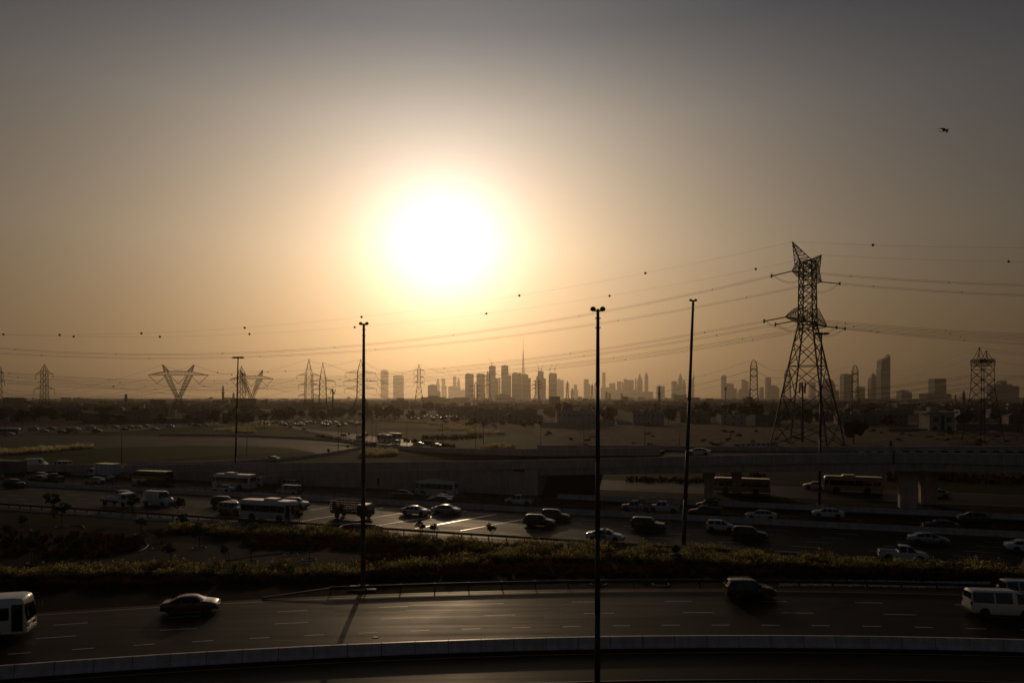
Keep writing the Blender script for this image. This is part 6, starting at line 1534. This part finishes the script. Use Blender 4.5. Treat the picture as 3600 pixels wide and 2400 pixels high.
lbl = {'white': 'white car in the cross road traffic beyond the loop lawn', 'silver': 'silver vehicle in the cross road traffic beyond the loop lawn', 'black': 'black car in the cross road traffic beyond the loop lawn', 'grey': 'grey car in the cross road traffic beyond the loop lawn', 'dark': 'dark car in the cross road traffic beyond the loop lawn'}
for k, c, px, py in cross:
    far_car(k, c, G(px, py, .05), .08 if px < 450 else .3, ('white van in the cross road traffic beyond the loop lawn' if k == 'van' and c == 'white' else lbl[c]), 'cross road traffic')
bus(G(36, 1525, .05), .05, 'white bus in the cross road traffic under a bent-arm lamp', 'white', 9.5, 3.1, 6, None, False)
truck(G(250, 1519, .05), .06, 'small grey box truck in the cross road traffic', 'box', 3.8, 1.6, 'grey')
# cars parked under the trees
PK = random.Random(21)
for i in range(70):
    px = PK.uniform(915, 1275); D = 455 + 85 * PK.random(); far_car(PK.choice(('sedan', 'suv', 'hatch', 'sedan')), PK.choice(('white', 'white', 'silver', 'dark', 'grey', 'red')), XD(px, D, .05), PK.choice((1.5, 1.65, -1.5)) + PK.uniform(-.1, .1), '', 'cars parked under the trees')
    o_ = COL.objects[-1]; o_['label'] = o_.active_material.name.replace('paint_', '').replace('_', ' ') + ' ' + o_['category'] + ' parked under the trees near ' + near(px)
for i in range(34):
    px = 1290 + 370 * i / 33; far_car(PK.choice(('sedan', 'suv', 'van', 'sedan')), PK.choice(('white', 'silver', 'white', 'dark')), XD(px, 560 + 90 * PK.random() + (px - 1290) * .15, .05), 1.9 + PK.uniform(-.4, .4), 'car in the glinting queue before the dark trees', 'far queue of cars')

# ================================================================ small things
RW, WW = mat('plastic_red', (.22, .02, .015), .5, var=.1), mat('plastic_white', (.45, .44, .42), .5, var=.1)
SEC = [(-.28, 0), (-.28, .22), (-.1, .5), (-.1, .95), (.1, .95), (.1, .5), (.28, .22), (.28, 0)]
bme = {}
for nm, m in (('red', RW), ('white', WW)): bme[nm] = MB().sweep([[(-.95, y, z) for y, z in SEC], [(.95, y, z) for y, z in SEC]]).mesh('road_barrier', m)
def rb(p, rz, c, label, group):
    o = link('road_barrier', bme[c], None, p, rz); tag(o, label, 'barrier', group)
row = [G(1188, 1880), G(1205, 1868), G(1240, 1862), G(1280, 1862), G(1318, 1866), G(1345, 1874)]
for i in range(len(row) - 1):
    d = row[i + 1] - row[i]; c = 'white' if i % 2 == 0 else 'red'; rb((row[i] + row[i + 1]) / 2, math.atan2(d.y, d.x), c, c + ' plastic road barrier in the row below the stake-sided truck', 'plastic barriers in the planting')
for i in range(16):
    c = 'white' if i % 2 else 'red'; rb(XD(2590 + i * 9, 268 + i * .6, .35), .1, c, c + ' plastic barrier in the row on the sand left of the tall pylon', 'plastic barriers on the sand')
def sign(px, yb, h, shape, label, D=None):
    b = G(px, yb) if D is None else XD(px, D); r = thing('road_sign', label, 'sign', b)
    MB().beam((0, 0, 0), (0, 0, h), .05).build('post', M_STEEL, r)
    if shape == 'round': MB().lathe((0, -.06, h - .45), [(.48, -.02), (.48, .02)], 16, 'Y').build('sign_plate', M_TRIM, r)
    elif shape == 'tri': MB().sweep([[(-.6, -.08, h - 1.0), (.6, -.08, h - 1.0), (0, -.08, h)], [(-.6, -.04, h - 1.0), (.6, -.04, h - 1.0), (0, -.04, h)]]).build('sign_plate', M_TRIM, r)
    else: MB().box((0, -.06, h - .6), (.5, .06, 1.2)).build('sign_plate', M_TRIM, r)
sign(1223, 1590, 2.6, 'round', 'round sign facing away at the loop road wall'); sign(1155, 1604, 2.4, 'round', 'round sign lower along the loop road wall'); sign(1227, 1545, 3.2, 'tri', 'triangular sign facing away beside the slip road')
sign(1330, 1760, 4.2, 'box', 'narrow box sign on a post beside the dividing barrier', None)
p = edge1(3131) ; r = thing('road_sign', 'small panel sign standing on the bridge parapet', 'sign', p); MB().beam((0, 0, -.2), (0, 0, 1.9), .06).build('post', M_STEEL, r); MB().box((0, -.05, 1.5), (.38, .06, .9)).build('sign_plate', M_TRIM, r)
# camera box beside the highway planting
b = G(2378, 1975); r = thing('control_cabinet', 'small steel cabinet on a stand in the grass below the leaning mast', 'cabinet', b)
MB().box((0, 0, .55), (1.1, .6, .7)).build('housing', M_STEEL, r); MB().box((.05, -.05, .95), (1.5, .9, .1)).build('lid', M_STEEL, r); MB().box((0, 0, .12), (.9, .4, .24)).build('foot', M_CONC, r)
# litter on the near road
o = MB().prism([(-.28, -.1), (.2, -.14), (.26, .06), (-.05, .12)], 0, .03).build('paper_scrap', WW); o.location = G(1320, 2239, .012); tag(o, 'white scrap of paper lying on the near road', 'litter')
# low kerb at the near edge of the nearest lane
r = thing('guardrail', 'dark low guardrail on the camera side of the nearest lanes', 'guardrail')
for k in range(22):
    x0 = -38 + 3.6 * k; MB().box(NR(x0, 46.1, .25), (.1, .1, .5)).build('post', M_STEEL, r)
    a, b2 = NR(x0 + .02, 46.0, .42), NR(x0 + 3.58, 46.0, .42); MB().beam(a, b2, .1).build('rail', M_STEEL, r)
# bird gliding with spread wings
def bird():
    r = thing('bird', 'dark bird gliding alone high in the sky', 'bird', PD(3321, 459, 75), .25)
    mb = MB(); seg = []
    prof = [(-.30, .004, 0), (-.24, .03, .0), (-.12, .075, -.01), (.02, .095, -.015), (.14, .075, .0), (.22, .05, .02), (.27, .052, .03), (.32, .03, .03), (.37, .006, .02)]
    rings = []
    for x, q, z in prof: rings.append([(x, q * math.cos(a), z + q * math.sin(a)) for a in [2 * math.pi * k / 8 for k in range(8)]])
    mb.sweep(rings)
    for sg in (-1, 1):
        lead = [(.14, .05, .03), (.20, .28, .10), (.10, .52, .12), (-.10, .78, .05), (-.24, .95, -.02)]; trail = [(-.12, .05, .0), (-.10, .28, .07), (-.14, .52, .10), (-.24, .76, .04), (-.28, .95, -.02)]
        rr_ = []
        for (x0, y0, z0), (x1, y1, z1) in zip(lead, trail): rr_.append([(x0, sg * y0, z0), ((x0 + x1) / 2, sg * y0, z0 + .022), (x1, sg * y1, z1), ((x0 + x1) / 2, sg * y1, z1 - .012)])
        mb.sweep(rr_)
    mb.sweep([[(-.24, -.035, 0), (-.24, .035, 0), (-.24, .035, .012), (-.24, -.035, .012)], [(-.48, -.11, -.01), (-.48, .11, -.01), (-.48, .11, 0), (-.48, -.11, 0)]])
    mb.build('body', mat('feather_dark', (.02, .016, .014), .8, var=.2, scale=8), r, True)
    r.rotation_euler = (math.radians(32), math.radians(-14), math.radians(-8)); r.scale = (1.05, 1.05, 1.05)
bird()
# ================================================================ haze
hz = bpy.data.materials.new('haze'); hz.use_nodes = True; n = hz.node_tree.nodes; n.clear()
ho = n.new('ShaderNodeOutputMaterial'); pv = n.new('ShaderNodeVolumePrincipled')
pv.inputs['Density'].default_value = 0.86e-4; pv.inputs['Anisotropy'].default_value = .78; pv.inputs['Color'].default_value = (.95, .82, .67, 1)
hz.node_tree.links.new(pv.outputs[0], ho.inputs['Volume'])
o = MB().box((0, 7350, 434), (30400, 15700, 870)).build('haze', hz); tag(o, 'warm dusty haze over the whole plain', 'haze', kind='stuff')
